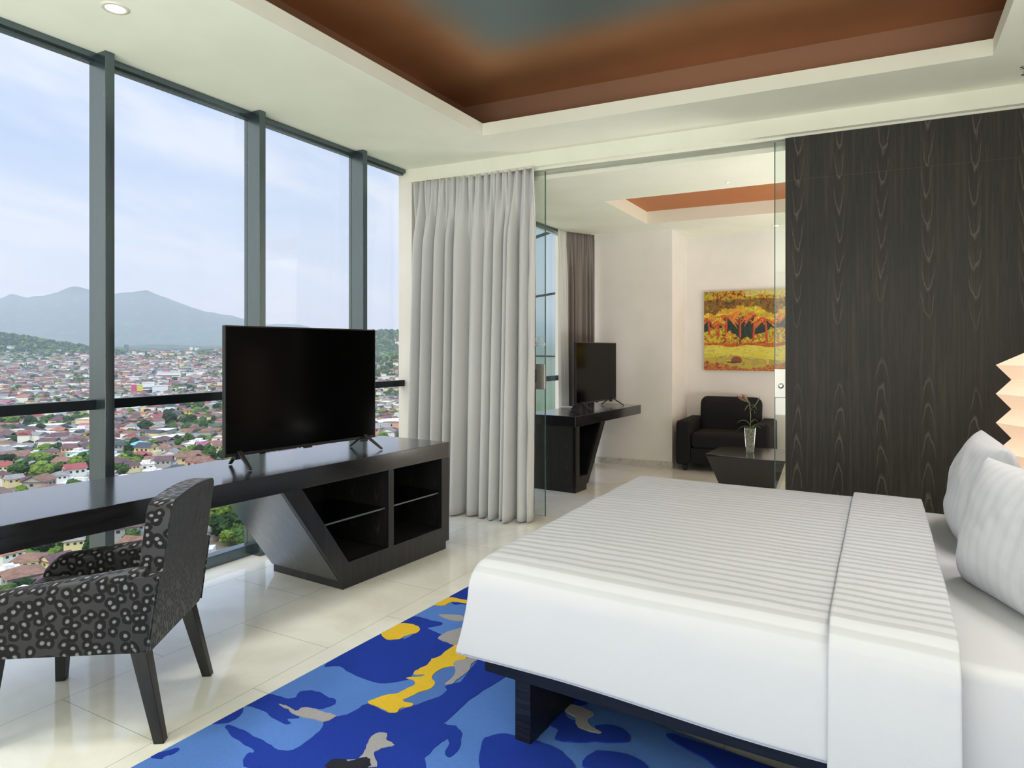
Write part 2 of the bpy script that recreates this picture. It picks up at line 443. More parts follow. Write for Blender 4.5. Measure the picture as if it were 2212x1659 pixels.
# ------------------------------------------------------------------ room shell
XW = -3.863          # glazing plane
ZC = 3.066           # ceiling
struct(MB().box(-3.90, 4.0, -5.0, 10.0, -.25, 0).build('floor', M_floor))

def slope(x): return 5.0+.0535*(x+2.3)      # face of the beam over the sliding doors
# bedroom ceiling around the tray recess
c = MB()
rx0, rx1, ry0 = -2.69, .545, .9
ry1 = lambda x: 4.415+.0535*(x+2.69)
zt = 3.16
def slab(poly, z0=ZC, z1=3.75): c.prism(poly, z0, z1)
slab([(-4.0, -5.0), (rx0, -5.0), (rx0, ry1(rx0)), (rx0, 5.3), (-4.0, 5.3)], ZC, zt)
slab([(rx1, -5.0), (4.0, -5.0), (4.0, 5.3), (rx1, 5.3)], ZC, zt)
slab([(rx0, ry1(rx0)), (rx1, ry1(rx1)), (rx1, 5.3), (rx0, 5.3)], ZC, zt)
slab([(rx0, -5.0), (rx1, -5.0), (rx1, ry0), (rx0, ry0)], ZC, zt)
struct(c.build('ceiling', M_ceil))
# upper copper tray, wider than the opening
ux0, ux1, uy0 = -2.99, .80, .6
uy1 = lambda x: 4.62+.0535*(x+2.99)
c = MB()
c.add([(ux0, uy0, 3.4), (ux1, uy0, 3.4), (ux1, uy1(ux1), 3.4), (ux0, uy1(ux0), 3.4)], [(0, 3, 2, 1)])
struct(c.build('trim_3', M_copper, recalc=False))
c = MB()
P4 = [(ux0, uy0), (ux1, uy0), (ux1, uy1(ux1)), (ux0, uy1(ux0))]
for i in range(4):
    a, b_ = P4[i], P4[(i+1) % 4]
    cx_, cy_ = -1.1, 2.6
    def off(p): 
        d = Vector((p[0]-cx_, p[1]-cy_)); return (p[0]+math.copysign(.03, d.x), p[1]+math.copysign(.03, d.y))
    A, B = off(a), off(b_)
    c.hexa([(a[0], a[1], zt), (b_[0], b_[1], zt), (B[0], B[1], zt), (A[0], A[1], zt)], [(a[0], a[1], 3.41), (b_[0], b_[1], 3.41), (B[0], B[1], 3.41), (A[0], A[1], 3.41)])
struct(c.build('trim_1', M_copperband))
# solid roof over everything so no sky leaks in
struct(MB().box(-3.95, 4.1, -5.1, 10.1, 3.45, 3.6).build('ceiling_slab', M_ceil))
struct(MB().box(-3.95, 4.1, -5.0, -4.9, ZC, 3.45).box(-3.95, -3.80, -5.0, 5.3, zt, 3.45).box(4.0, 4.1, -5.0, 10.0, -.1, 3.45).build('wall_right', M_wall))

# beam over the doors, pier beside the glazing, living ceiling
c = MB()
y0 = slope
c.prism([(-3.88, y0(-3.88)-.0), (4.0, y0(4.0)), (4.0, y0(4.0)+.05), (-3.88, y0(-3.88)+.05)], 2.945, ZC)
c.prism([(-3.88, y0(-3.88)+.05), (4.0, y0(4.0)+.05), (4.0, y0(4.0)+.06), (-3.88, y0(-3.88)+.06)], 2.925, ZC)
c.prism([(-3.88, y0(-3.88)+.12), (4.0, y0(4.0)+.12), (4.0, y0(4.0)+.22), (-3.88, y0(-3.88)+.22)], 2.895, ZC)
struct(c.build('trim_2', M_ceil))
c = MB(); c.prism([(-3.9, 4.915), (-3.763, 4.93), (-3.763, 5.35), (-3.9, 5.35)], 0, 3.2)
c.prism([(-3.9, 5.20), (-3.40, 5.22), (-3.40, 5.35), (-3.9, 5.35)], 0, 3.2)
struct(c.build('wall_left', M_wall))
# living ceiling with its own recess
ZL = 2.86
ly = lambda x: y0(x)+.12
hx0, hx1 = -2.36, 3.0
c = MB()
c.prism([(-3.6, ly(-3.6)), (4.0, ly(4.0)), (4.0, 6.32), (-3.6, 6.12)], ZL, 3.45)
c.prism([(-3.6, 7.43), (4.0, 7.75), (4.0, 10), (-3.6, 10)], ZL, 3.45)
c.prism([(-3.6, 6.12), (hx0, 6.153), (hx0, 7.484), (-3.6, 7.43)], ZL, 3.45)
c.box(hx1, 4.0, 6.1, 7.9, ZL, 3.45)
struct(c.build('ceiling_living', M_ceil))
c = MB(); c.prism([(hx0-.05, 6.0), (hx1+.05, 6.2), (hx1+.05, 7.85), (hx0-.05, 7.6)], 3.00, 3.05)
struct(c.build('trim_4', M_copper2))
# living far walls
YB = 8.668
c = MB(); c.prism([(-3.17, 7.905), (-2.20, 7.968), (-2.20, YB+.15), (-3.17, YB+.15)], 0, ZL+.05)
c.box(-3.9, -3.17, 8.3, 8.5, 0, ZL+.1)
struct(c.build('wall_back_pier', M_wall))
struct(MB().box(-2.3, 4.0, YB, YB+.15, 0, ZL+.05).build('wall_back', M_wall))
c = MB(); c.prism([(-3.172, 7.895), (-2.192, 7.958), (-2.192, 8.66), (-2.2, 8.66), (-2.2, 7.966), (-3.172, 7.903)], 0, .075)
struct(c.build('baseboard_back', mat('stone_skirting', lin(205, 200, 188), .35, fn=lambda t, b: t.put(b.inputs['Base Color'], t.mix(t.smooth(t.noise(t.obj(), 9.0, 6.0, .7, 2.0), .5, .7), lin(214, 210, 198), lin(180, 168, 148))))))
# right-hand wall behind the bed head, stops where the suite opens wider behind the viewer
struct(MB().box(1.12, 1.25, .9, 5.16, 0, 3.1).build('wall_head', M_wall))

# ------------------------------------------------------------------ glazing
def mullion(mb, y, w=.055, z0=0, z1=ZC, xw=XW, dep=.125):
    mb.box(xw-.03, xw+dep, y, y+w, z0, z1)
w1 = MB()
w1.box(XW-.03, XW+.05, -5, 4.913, 0, .075); w1.box(XW-.03, XW+.045, -5, 4.913, ZC-.035, ZC)
w1.box(XW-.03, XW+.02, -5, 4.913, ZC-.05, ZC)
w1o = struct(w1.build('window_1', M_frame, bevel=.003))
for y in (-4.2, -3.15, -2.09, -1.03, .03, 1.09, 2.152, 3.197, 4.245):
    m_ = MB(); mullion(m_, y, .052); m_.build('mullion', M_frame, w1o, bevel=.002)
for a, b_ in ((-5, 1.09), (1.142, 2.152), (2.204, 3.197), (3.249, 4.245), (4.297, 4.913)):
    MB().box(XW-.02, XW+.035, a, b_, 1.085, 1.14).build('transom', M_darkmetal, w1o, bevel=.002)
    MB().box(XW-.004, XW+.004, a, b_, .075, ZC-.035).build('glass_pane', M_pane, w1o)
# living area glazing, set further in
XL = -3.42
w2 = MB(); w2.box(XL-.06, XL+.02, 5.35, 8.3, 0, .08); w2.box(XL-.06, XL+.02, 5.35, 8.3, ZL-.03, ZL+.2)
w2.box(XL-.05, XL+.02, 5.35, 8.3, 1.05, 1.11)
w2o = struct(w2.build('window_2', M_frame, bevel=.003))
for y in (5.36, 6.42, 8.2):
    MB().box(XL-.06, XL+.13, y, y+.09, 0, ZL).build('mullion', mat('violet_grey_mullion', lin(78, 74, 86), .4, .3), w2o, bevel=.003)
MB().box(XL-.03, XL-.022, 5.36, 8.3, 0, ZL).build('glass_pane', M_pane, w2o)
# glazing behind the viewer
w3 = MB(); w3.box(1.1, 4.0, -4.99, -4.93, 0, .1); w3.box(1.1, 4.0, -4.99, -4.93, ZC-.06, ZC)
for k in range(4): w3.box(1.1+k*.96, 1.16+k*.96, -5.0, -4.91, 0, ZC)
struct(w3.build('window_3', M_frame))
struct(MB().box(-3.9, 1.1, -5.1, -4.93, 0, ZC+.1).build('wall_rear', M_wall))

# ------------------------------------------------------------------ sliding glass doors
GY = lambda x: y0(x)+.09
def glass_panel(name, x0, x1, y, label):
    t = thing(name, label, 'glass door', (x0, GY((x0+x1)/2)+y, 0), math.atan(.0535))
    w_ = x1-x0
    MB().box(0, w_, -.005, .005, .012, 2.925).build('pane', M_door, t)
    return t
d1 = glass_panel('sliding_glass_door', -3.45, -2.487, .0, 'clear sliding glass door half hidden behind the pale grey curtain, with frosted scroll band')
MB().box(.957, .963, -.006, .006, .012, 2.925).build('glass_edge', M_gedge, d1)
d2 = glass_panel('sliding_glass_door', -.685, .3, .0, 'clear sliding glass door sticking out from behind the dark wood panel')
MB().box(-.001, .006, -.006, .006, .012, 2.925).build('glass_edge', M_gedge, d2)
d3 = glass_panel('fixed_glass_panel', -3.45, -2.617, .05, 'fixed glass panel directly behind the sliding door beside the grey curtain')
MB().box(.827, .833, -.006, .006, .012, 2.905).build('glass_edge', M_gedge, d3)
# lock plates
def lockplate(parent, x0, z0, w_, h, slot, knob):
    p = MB().box(x0, x0+w_, -.016, .016, z0, z0+h).build('lock_plate', M_steel, parent, bevel=.004)
    if slot:
        pts = []
        n = 10
        for k in range(n+1): a = PI*k/n; pts.append((.014*math.cos(a), .045+.014*math.sin(a)))
        for k in range(n+1): a = PI+PI*k/n; pts.append((.014*math.cos(a), -.045+.014*math.sin(a)))
        MB().extr(pts, (x0+slot[0], -.0165, z0+slot[1]), (1, 0, 0), (0, 0, 1), (0, .003, 0)).build('finger_slot', mat('slot_shade', lin(120, 120, 116), .4, .6), p)
    if knob:
        MB().lathe([(.019, 0), (.019, -.010), (.016, -.016), (.008, -.018)], (x0+knob[0], -.016, z0+knob[1]), 24, ax='y').build('lock_cylinder', M_chrome, p)
    return p
lockplate(d1, .832, 1.082, .13, .215, (.04, .115), None)
lockplate(d2, .0, 1.071, .125, .21, (.105, .115), (.045, .085))
# frosted scroll band
M_frost = mat('frosted_film', lin(222, 232, 228), .9, emit=None)
fb = MB()
def spiral(cx, cz, r, turn, ph, hand=1):
    n = 26; L_, R_ = [], []
    for k in range(n+1):
        s_ = k/n; a = ph+hand*turn*2*PI*s_; rr = r*(1-.82*s_); w_ = .0045*(1-.4*s_)
        L_.append((cx+(rr+w_)*math.cos(a), cz+(rr+w_)*math.sin(a))); R_.append((cx+(rr-w_)*math.cos(a), cz+(rr-w_)*math.sin(a)))
    v = [(x, -.0065, z) for x, z in L_+R_]
    fb.add(v, [(k, k+1, n+2+k, n+1+k) for k in range(n)])
random.seed(3)
for i in range(22):
    for j in range(2):
        spiral(.945-i*.034-.012*(j % 2), 1.463+j*.04, .0185, 1.3, random.random()*6.28, random.choice((-1, 1)))
fb.box(.22, .957, -.0068, -.006, 1.440, 1.4425); fb.box(.22, .957, -.0068, -.006, 1.524, 1.5265)
fb.build('frosted_scroll_band', M_frost, d1, recalc=False)

# dark wood panel wall in front of the right door
t = MB(); ang = math.atan(.0535)
yp = lambda x: y0(x)+.035
pan = MB(); pan.box(0, 1.72, 0, .038, .0, 2.925).build('wall_panel', M_veneer, loc=(-.602, yp(-.602), 0), rz=ang)
pan = bpy.data.objects['wall_panel']; tag(pan, 'tall charcoal veneered panel with cathedral grain figure behind the bed', 'wall panel')

# ------------------------------------------------------------------ curtains
def curtain(name, P0, P1, ztop, zbot, nf, amp, lean, m_, label, seed, cat='curtain', gather=.22, solid=.003, res=14, pinch=True):
    random.seed(seed)
    P0, P1 = Vector(P0), Vector(P1); L_ = (P1-P0).length; d = (P1-P0)/L_; nrm = Vector((d.y, -d.x))
    folds = []; x = 0
    while x < 1:
        w_ = random.uniform(.55, 1.5)/nf; folds.append((x, min(x+w_, 1.0), random.uniform(.65, 1.25))); x += w_
    folds[-1] = (folds[-1][0], 1.0, folds[-1][2])
    def prof(u):
        for a, b_, h in folds:
            if a <= u <= b_+1e-9:
                s_ = (u-a)/max(b_-a, 1e-6); return h*((.5-.5*math.cos(2*PI*s_))**.85), math.sin(2*PI*s_)
        return 0, 0
    nu = nf*res*2; nv = 46
    def fn(u, v):
        z = ztop+(zbot-ztop)*v
        # narrower pleats high up merge into broad folds lower down
        blend = max(0, 1-v/gather)
        blend = blend*blend*(3-2*blend)
        h, s_ = prof(min(max(u+.012*math.sin(3.1*u*nf/4+seed)*(1-v), 0), 1))
        top = .5+.5*math.sin(u*nf*2*PI*1.55+1.3*math.sin(u*17))+.35*math.sin(u*nf*2*PI*2.7)
        off = amp*(h*(1-blend)*(.75+.35*v)+top*.34*blend*(1 if pinch else .6))
        side = -.06*amp*s_*(1-blend)
        p = P0+d*(u*L_)+nrm*(off+lean*v)+d*(side)
        p += nrm*(.006*noise.noise(Vector((u*9, v*3, seed))))
        return (p.x, p.y, z)
    mb = MB(); mb.grid(nu, nv, fn)
    o = mb.build(name, m_, smooth=True, solid=solid)
    return tag(o, label, cat)
curtain('curtain', (-3.715, 4.945), (-2.530, 5.015), 2.935, .012, 12, .155, .06, M_curtain, 'pale grey full length curtain hanging in folds beside the window pier', 5)
curtain('curtain', (-3.37, 7.42), (-3.16, 7.84), ZL-.01, .01, 6, .05, .0, M_curtain2, 'taupe curtain gathered at the living area window beside the white wall', 9)
curtain('sheer_curtain', (-3.36, 7.22), (-3.34, 7.40), ZL-.01, .01, 5, .035, .02, M_sheer, 'white sheer curtain hanging in front of the taupe curtain', 11)
tag(MB().box(-3.72, -2.53, 4.955, 4.98, 2.925, 2.945).build('curtain_rail', M_track, rz=0), 'thin white ceiling rail holding the pale grey curtain', 'curtain rail')

# ------------------------------------------------------------------ desk + cabinet units
def desk_unit(name, label, origin, rz, length_left, mirror=1, openings=None, slant=None, cab_end=0.0, dep=.66, plinth=None, cabw=None, shelves=()):
    """local frame: +y runs along the front towards the far end, x=0 is the front face, body goes to -x"""
    t = thing(name, label, 'desk', origin, rz)
    return t
ANG = -math.atan(.067)
dk = thing('desk_with_cabinet', 'long black desk under the window with slanted open cabinet, under the large television', 'desk', (-2.787, 2.994, 0), ANG)
# local y measured from the corner (-2.787,2.994)
k_ = 1/math.cos(ANG)
def LY(y): return (y-2.994)*k_
D = .66
MB().box(-D, 0, LY(.2), LY(4.0), .648, .757).build('desk_top', M_desk, dk, bevel=.003)
yT, yB = LY(2.566), LY(2.975)
fr = MB()
outer = [(LY(2.566), .648), (LY(2.99), .045), (LY(4.0), .055), (LY(4.0), .648)]
op1 = [(LY(2.690), .648), (LY(3.035), .152), (LY(3.377), .160), (LY(3.377), .648)]
# face frame made of strips
T = .03
def strip(mb, poly, x0=0, x1=-T): mb.extr(poly, (x0, 0, 0), (0, 1, 0), (0, 0, 1), (x1-x0, 0, 0))
strip(fr, [(LY(2.566), .648), (LY(2.99), .045), (LY(3.035), .152), (LY(2.690), .648)])
strip(fr, [(LY(2.99), .045), (LY(4.0), .055), (LY(4.0), .16), (LY(3.035), .152)])
strip(fr, [(LY(3.377), .155), (LY(3.425), .155), (LY(3.425), .648), (LY(3.377), .648)])
strip(fr, [(LY(3.916), .155), (LY(4.0), .155), (LY(4.0), .648), (LY(3.916), .648)])
fr.build('face_frame', M_deskside, dk)
MB().extr([(LY(2.566), .648), (LY(2.985), .047), (LY(3.012), .047), (LY(2.593), .648)], (-T, 0, 0), (0, 1, 0), (0, 0, 1), (-(D-T-.02), 0, 0)).build('slanted_side', M_slant, dk)
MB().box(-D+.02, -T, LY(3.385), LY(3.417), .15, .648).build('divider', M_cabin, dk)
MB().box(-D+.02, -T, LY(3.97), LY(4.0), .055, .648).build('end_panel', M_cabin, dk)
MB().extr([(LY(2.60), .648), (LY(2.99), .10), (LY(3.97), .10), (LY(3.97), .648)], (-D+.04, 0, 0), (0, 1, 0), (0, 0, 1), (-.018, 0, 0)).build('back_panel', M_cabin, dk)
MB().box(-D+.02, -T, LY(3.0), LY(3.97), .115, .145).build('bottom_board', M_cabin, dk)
MB().extr([(LY(2.80), .398), (LY(3.383), .398), (LY(3.383), .406), (LY(2.80), .406)], (-T-.005, 0, 0), (0, 1, 0), (0, 0, 1), (-.5, 0, 0)).build('glass_shelf', M_shelf, dk)
MB().box(-T-.505, -T-.005, LY(3.42), LY(3.968), .398, .406).build('glass_shelf', M_shelf, dk)
MB().box(-T-.005, -T-.001, LY(2.865), LY(3.377), .397, .407).build('shelf_edge', mat('grey_glass_edge', lin(88, 94, 96), .2), dk)
MB().box(-T-.005, -T-.001, LY(3.425), LY(3.916), .397, .407).build('shelf_edge', bpy.data.materials['grey_glass_edge'], dk)
MB().box(-D+.03, -.002, LY(2.99), LY(3.965), 0, .06).build('plinth', M_deskside, dk)

dk2 = thing('desk_with_cabinet', 'black desk with slanted cabinet in the living area, under the smaller television', 'desk', (-2.647, 6.098, 0), ANG)
def LZ(y): return (y-6.098)*k_
D2 = .60
MB().box(-D2, 0, 0, LZ(7.80), .652, .757).build('desk_top', M_desk, dk2, bevel=.003)
fr = MB()
strip(fr, [(0, .055), (LZ(6.19), .15), (LZ(6.19), .652), (0, .652)])
strip(fr, [(0, .055), (LZ(6.386), .055), (LZ(6.362), .146), (LZ(6.19), .15)])
strip(fr, [(LZ(6.362), .146), (LZ(6.386), .055), (LZ(6.793), .652), (LZ(6.685), .652)])
fr.build('face_frame', M_deskside, dk2)
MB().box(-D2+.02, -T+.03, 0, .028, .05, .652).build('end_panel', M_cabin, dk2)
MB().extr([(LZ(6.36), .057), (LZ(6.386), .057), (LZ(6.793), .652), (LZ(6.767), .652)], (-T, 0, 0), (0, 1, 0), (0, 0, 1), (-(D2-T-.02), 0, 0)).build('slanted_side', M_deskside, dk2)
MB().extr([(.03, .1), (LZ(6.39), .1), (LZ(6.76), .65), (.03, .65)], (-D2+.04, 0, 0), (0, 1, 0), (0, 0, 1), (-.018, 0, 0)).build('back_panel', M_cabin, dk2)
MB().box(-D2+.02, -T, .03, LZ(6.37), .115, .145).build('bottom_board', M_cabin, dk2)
MB().box(-D2+.06, -T-.005, .03, LZ(6.52), .372, .380).build('glass_shelf', M_shelf, dk2)
MB().box(-D2+.03, -.002, .0, LZ(6.351), 0, .056).build('plinth', M_deskside, dk2)

# ------------------------------------------------------------------ televisions
def television(label, A, B, z0, z1, deskz, spread, group=None):
    A, B = Vector(A), Vector(B); L_ = (B-A).length
    d = (B-A)/L_; rz = math.atan2(d.y, d.x)
    t = thing('television', label, 'television', (A.x, A.y, deskz), rz)
    h0, h1 = z0-deskz, z1-deskz
    # local: x along the screen, -y is the viewing side
    MB().box(0, L_, 0, .028, h0, h1).build('casing', M_bezel, t, bevel=.004)
    MB().box(.10, L_-.10, .028, .07, h0+.06, h0+.42).build('rear_housing', M_bezel, t, bevel=.01)
    MB().box(.009, L_-.009, -.002, .002, h0+.018, h1-.009).build('screen', M_screen, t)
    MB().box(L_*.5-.03, L_*.5+.03, -.004, .012, h0-.008, h0).build('sensor_tab', M_bezel, t, bevel=.002)
    for s_, xc in ((-1, spread), (1, L_-spread)):
        f_ = MB()
        f_.bar((xc, .012, h0+.03), (xc+s_*.02, -.14, .006), .03, .012, w2=.02, h2=.008)
        f_.bar((xc, .012, h0+.03), (xc-s_*.02, .13, .006), .03, .012, w2=.02, h2=.008)
        f_.box(xc-.025, xc+.025, .002, .03, h0-.02, h0+.04)
        f_.build('foot', M_bezel, t, bevel=.002)
    return t
television('large black flat television standing on the long desk by the window', (-3.173, 2.476), (-3.026, 3.562), .822, 1.555, .757, .09)
television('smaller black flat television on the living area desk behind the glass', (-2.87, 6.63), (-2.80, 7.68), .825, 1.50, .757, .12)

# slim white box beside the living television
bx_ = MB().box(-.06, .06, -.045, .045, 0, .022).build('set_top_box', M_plastic, loc=(-3.10, 6.90, .757), rz=.3, bevel=.004)
tag(bx_, 'small flat white box lying on the living area desk behind the television', 'electronics')

# ------------------------------------------------------------------ armchair at the desk
def desk_chair():
    rl = Vector((-2.283, 1.508)); rr = Vector((-2.579, 1.913))
    a = Vector((-.575, .818)).normalized()       # towards the window-side rear leg
    t = thing('upholstered_armchair', 'black leopard patterned armchair with dark wooden legs pulled up to the long desk', 'chair', (rl.x, rl.y, 0), math.atan2(a.y, a.x))
    # local: x from near rear leg to far rear leg, +y is the front of the chair
    W = .52; DP = .60; zb = .325
    x0, x1 = .0, .54; OY = .05
    def side(xa, xb, zr, zf, bulge):
        mb = MB(); nu, nv = 18, 20
        # arm panel: cross-section rounded on top, outline slopes to the front
        prof = []
        for k in range(9): 
            q = PI*k/8; prof.append((math.cos(q), math.sin(q)))
        v = []; rows = 22
        for i in range(rows+1):
            s_ = i/rows; y = OY+DP*s_
            ht = zr+(zf-zr)*s_
            if s_ > .86: ht -= .05*((s_-.86)/.14)**2
            cx = (xa+xb)/2; hw = abs(xb-xa)/2
            ring = [(cx+hw, y, zb)]
            for (c_, s2) in prof: ring.append((cx+hw*c_, y, ht-hw*.8+hw*.8*s2))
            ring.append((cx-hw, y, zb))
            v += ring
        n = 11; f = []
        for i in range(rows):
            for k in range(n): f.append((i*n+k, i*n+(k+1) % n, (i+1)*n+(k+1) % n, (i+1)*n+k))
        f.append(tuple(range(n))); f.append(tuple(rows*n+k for k in range(n-1, -1, -1)))
        mb.add(v, f)
        return mb
    side(x0, x0+.075, .632, .545, 0).build('armrest', M_leo, t, smooth=True, bevel=.006)
    side(x1-.075, x1, .632, .545, 0).build('armrest', M_leo, t, smooth=True, bevel=.006)
    # seat
    sb = MB(); sb.box(x0+.07, x1-.07, .08, OY+DP-.01, zb, .40); sb.build('seat_base', M_leo, t, bevel=.01)
    sc_ = MB(); sc_.box(x0+.075, x1-.075, .10, OY+DP+.0, .40, .475); sc_.build('seat_cushion', M_leo, t, bevel=.025, seg=4)
    # backrest: slightly reclined slab with rounded shoulders
    n = 30; out = []
    xa, xb = x0-.003, x1+.003
    def rim(z0_, z1_, r):
        p = [(xa+.02, z0_), (xb-.02, z0_), (xb, z0_+.02)]
        p += [(xb, .60), (xb-.036, .612)]
        for k in range(9): q = PI/2*k/8; p.append((xb-.036-r+r*math.cos(q), z1_-r+r*math.sin(q)))
        m2 = 6
        for k in range(1, m2): p.append((xb-.03-r-(xb-xa-.06-2*r)*k/m2, z1_+.012*math.sin(PI*k/m2)))
        for k in range(9): q = PI/2+PI/2*k/8; p.append((xa+.036+r+r*math.cos(q), z1_-r+r*math.sin(q)))
        p += [(xa+.036, .612), (xa, .60), (xa, z0_+.02)]
        return p
    rp = rim(zb-.005, .868, .045)
    lean = lambda z: OY-.0-.072*(z-zb)/(.87-zb)
    v = [(x, -.01+lean(z), z) for x, z in rp]+[(x, lean(z)+(.075 if z > .5 else .05), z) for x, z in rp]
    nn = len(rp)
    tri = tessellate_polygon([[Vector((x, z, 0)) for x, z in rp]])
    mb = MB()
    mb.add(v, [tuple(q) for q in tri], 1); mb.add(v, [tuple(nn+i for i in q) for q in tri], 0)
    mb.add(v, [(i, (i+1) % nn, nn+(i+1) % nn, nn+i) for i in range(nn)], 0)
    me = mb.mesh('backrest', [M_leo, M_leo2])
    bm = bmesh.new(); bm.from_mesh(me); bmesh.ops.remove_doubles(bm, verts=bm.verts, dist=1e-5); bmesh.ops.recalc_face_normals(bm, faces=bm.faces); bm.to_mesh(me); bm.free()
    o = bpy.data.objects.new('backrest', me); COL.objects.link(o); o.parent = t
    q = o.modifiers.new('bevel', 'BEVEL'); q.width = .012; q.segments = 3; q.limit_method = 'ANGLE'; q.angle_limit = math.radians(50)
    for i in range(len(me.polygons)): me.polygons[i].use_smooth = True
    o.modifiers.new('wn', 'WEIGHTED_NORMAL')
    # piping along both rear edges
    for xx in (xa, xb):
        MB().tube([(xx, -.01+lean(z), z) for z in (zb, .4, .5, .6)], .004, 6).build('piping', M_leo, t, smooth=True)
    # legs
    def leg(tx, ty, bx, by):
        mb = MB(); w1_, w2_ = .056, .037
        mb.hexa([(bx-w2_/2, by-w2_/2, 0), (bx+w2_/2, by-w2_/2, 0), (bx+w2_/2, by+w2_/2, 0), (bx-w2_/2, by+w2_/2, 0)],
                [(tx-w1_/2, ty-w1_/2, zb+.01), (tx+w1_/2, ty-w1_/2, zb+.01), (tx+w1_/2, ty+w1_/2, zb+.01), (tx-w1_/2, ty+w1_/2, zb+.01)])
        mb.build('leg', M_legwood, t, bevel=.003)
    leg(x0+.045, .085, 0.01, 0.0); leg(x1-.045, .085, x1-.03, 0.0)
    leg(x0+.045, DP-.02, x0+.02, DP+.01); leg(x1-.045, DP-.02, x1-.005, DP+.01)
    return t
desk_chair()

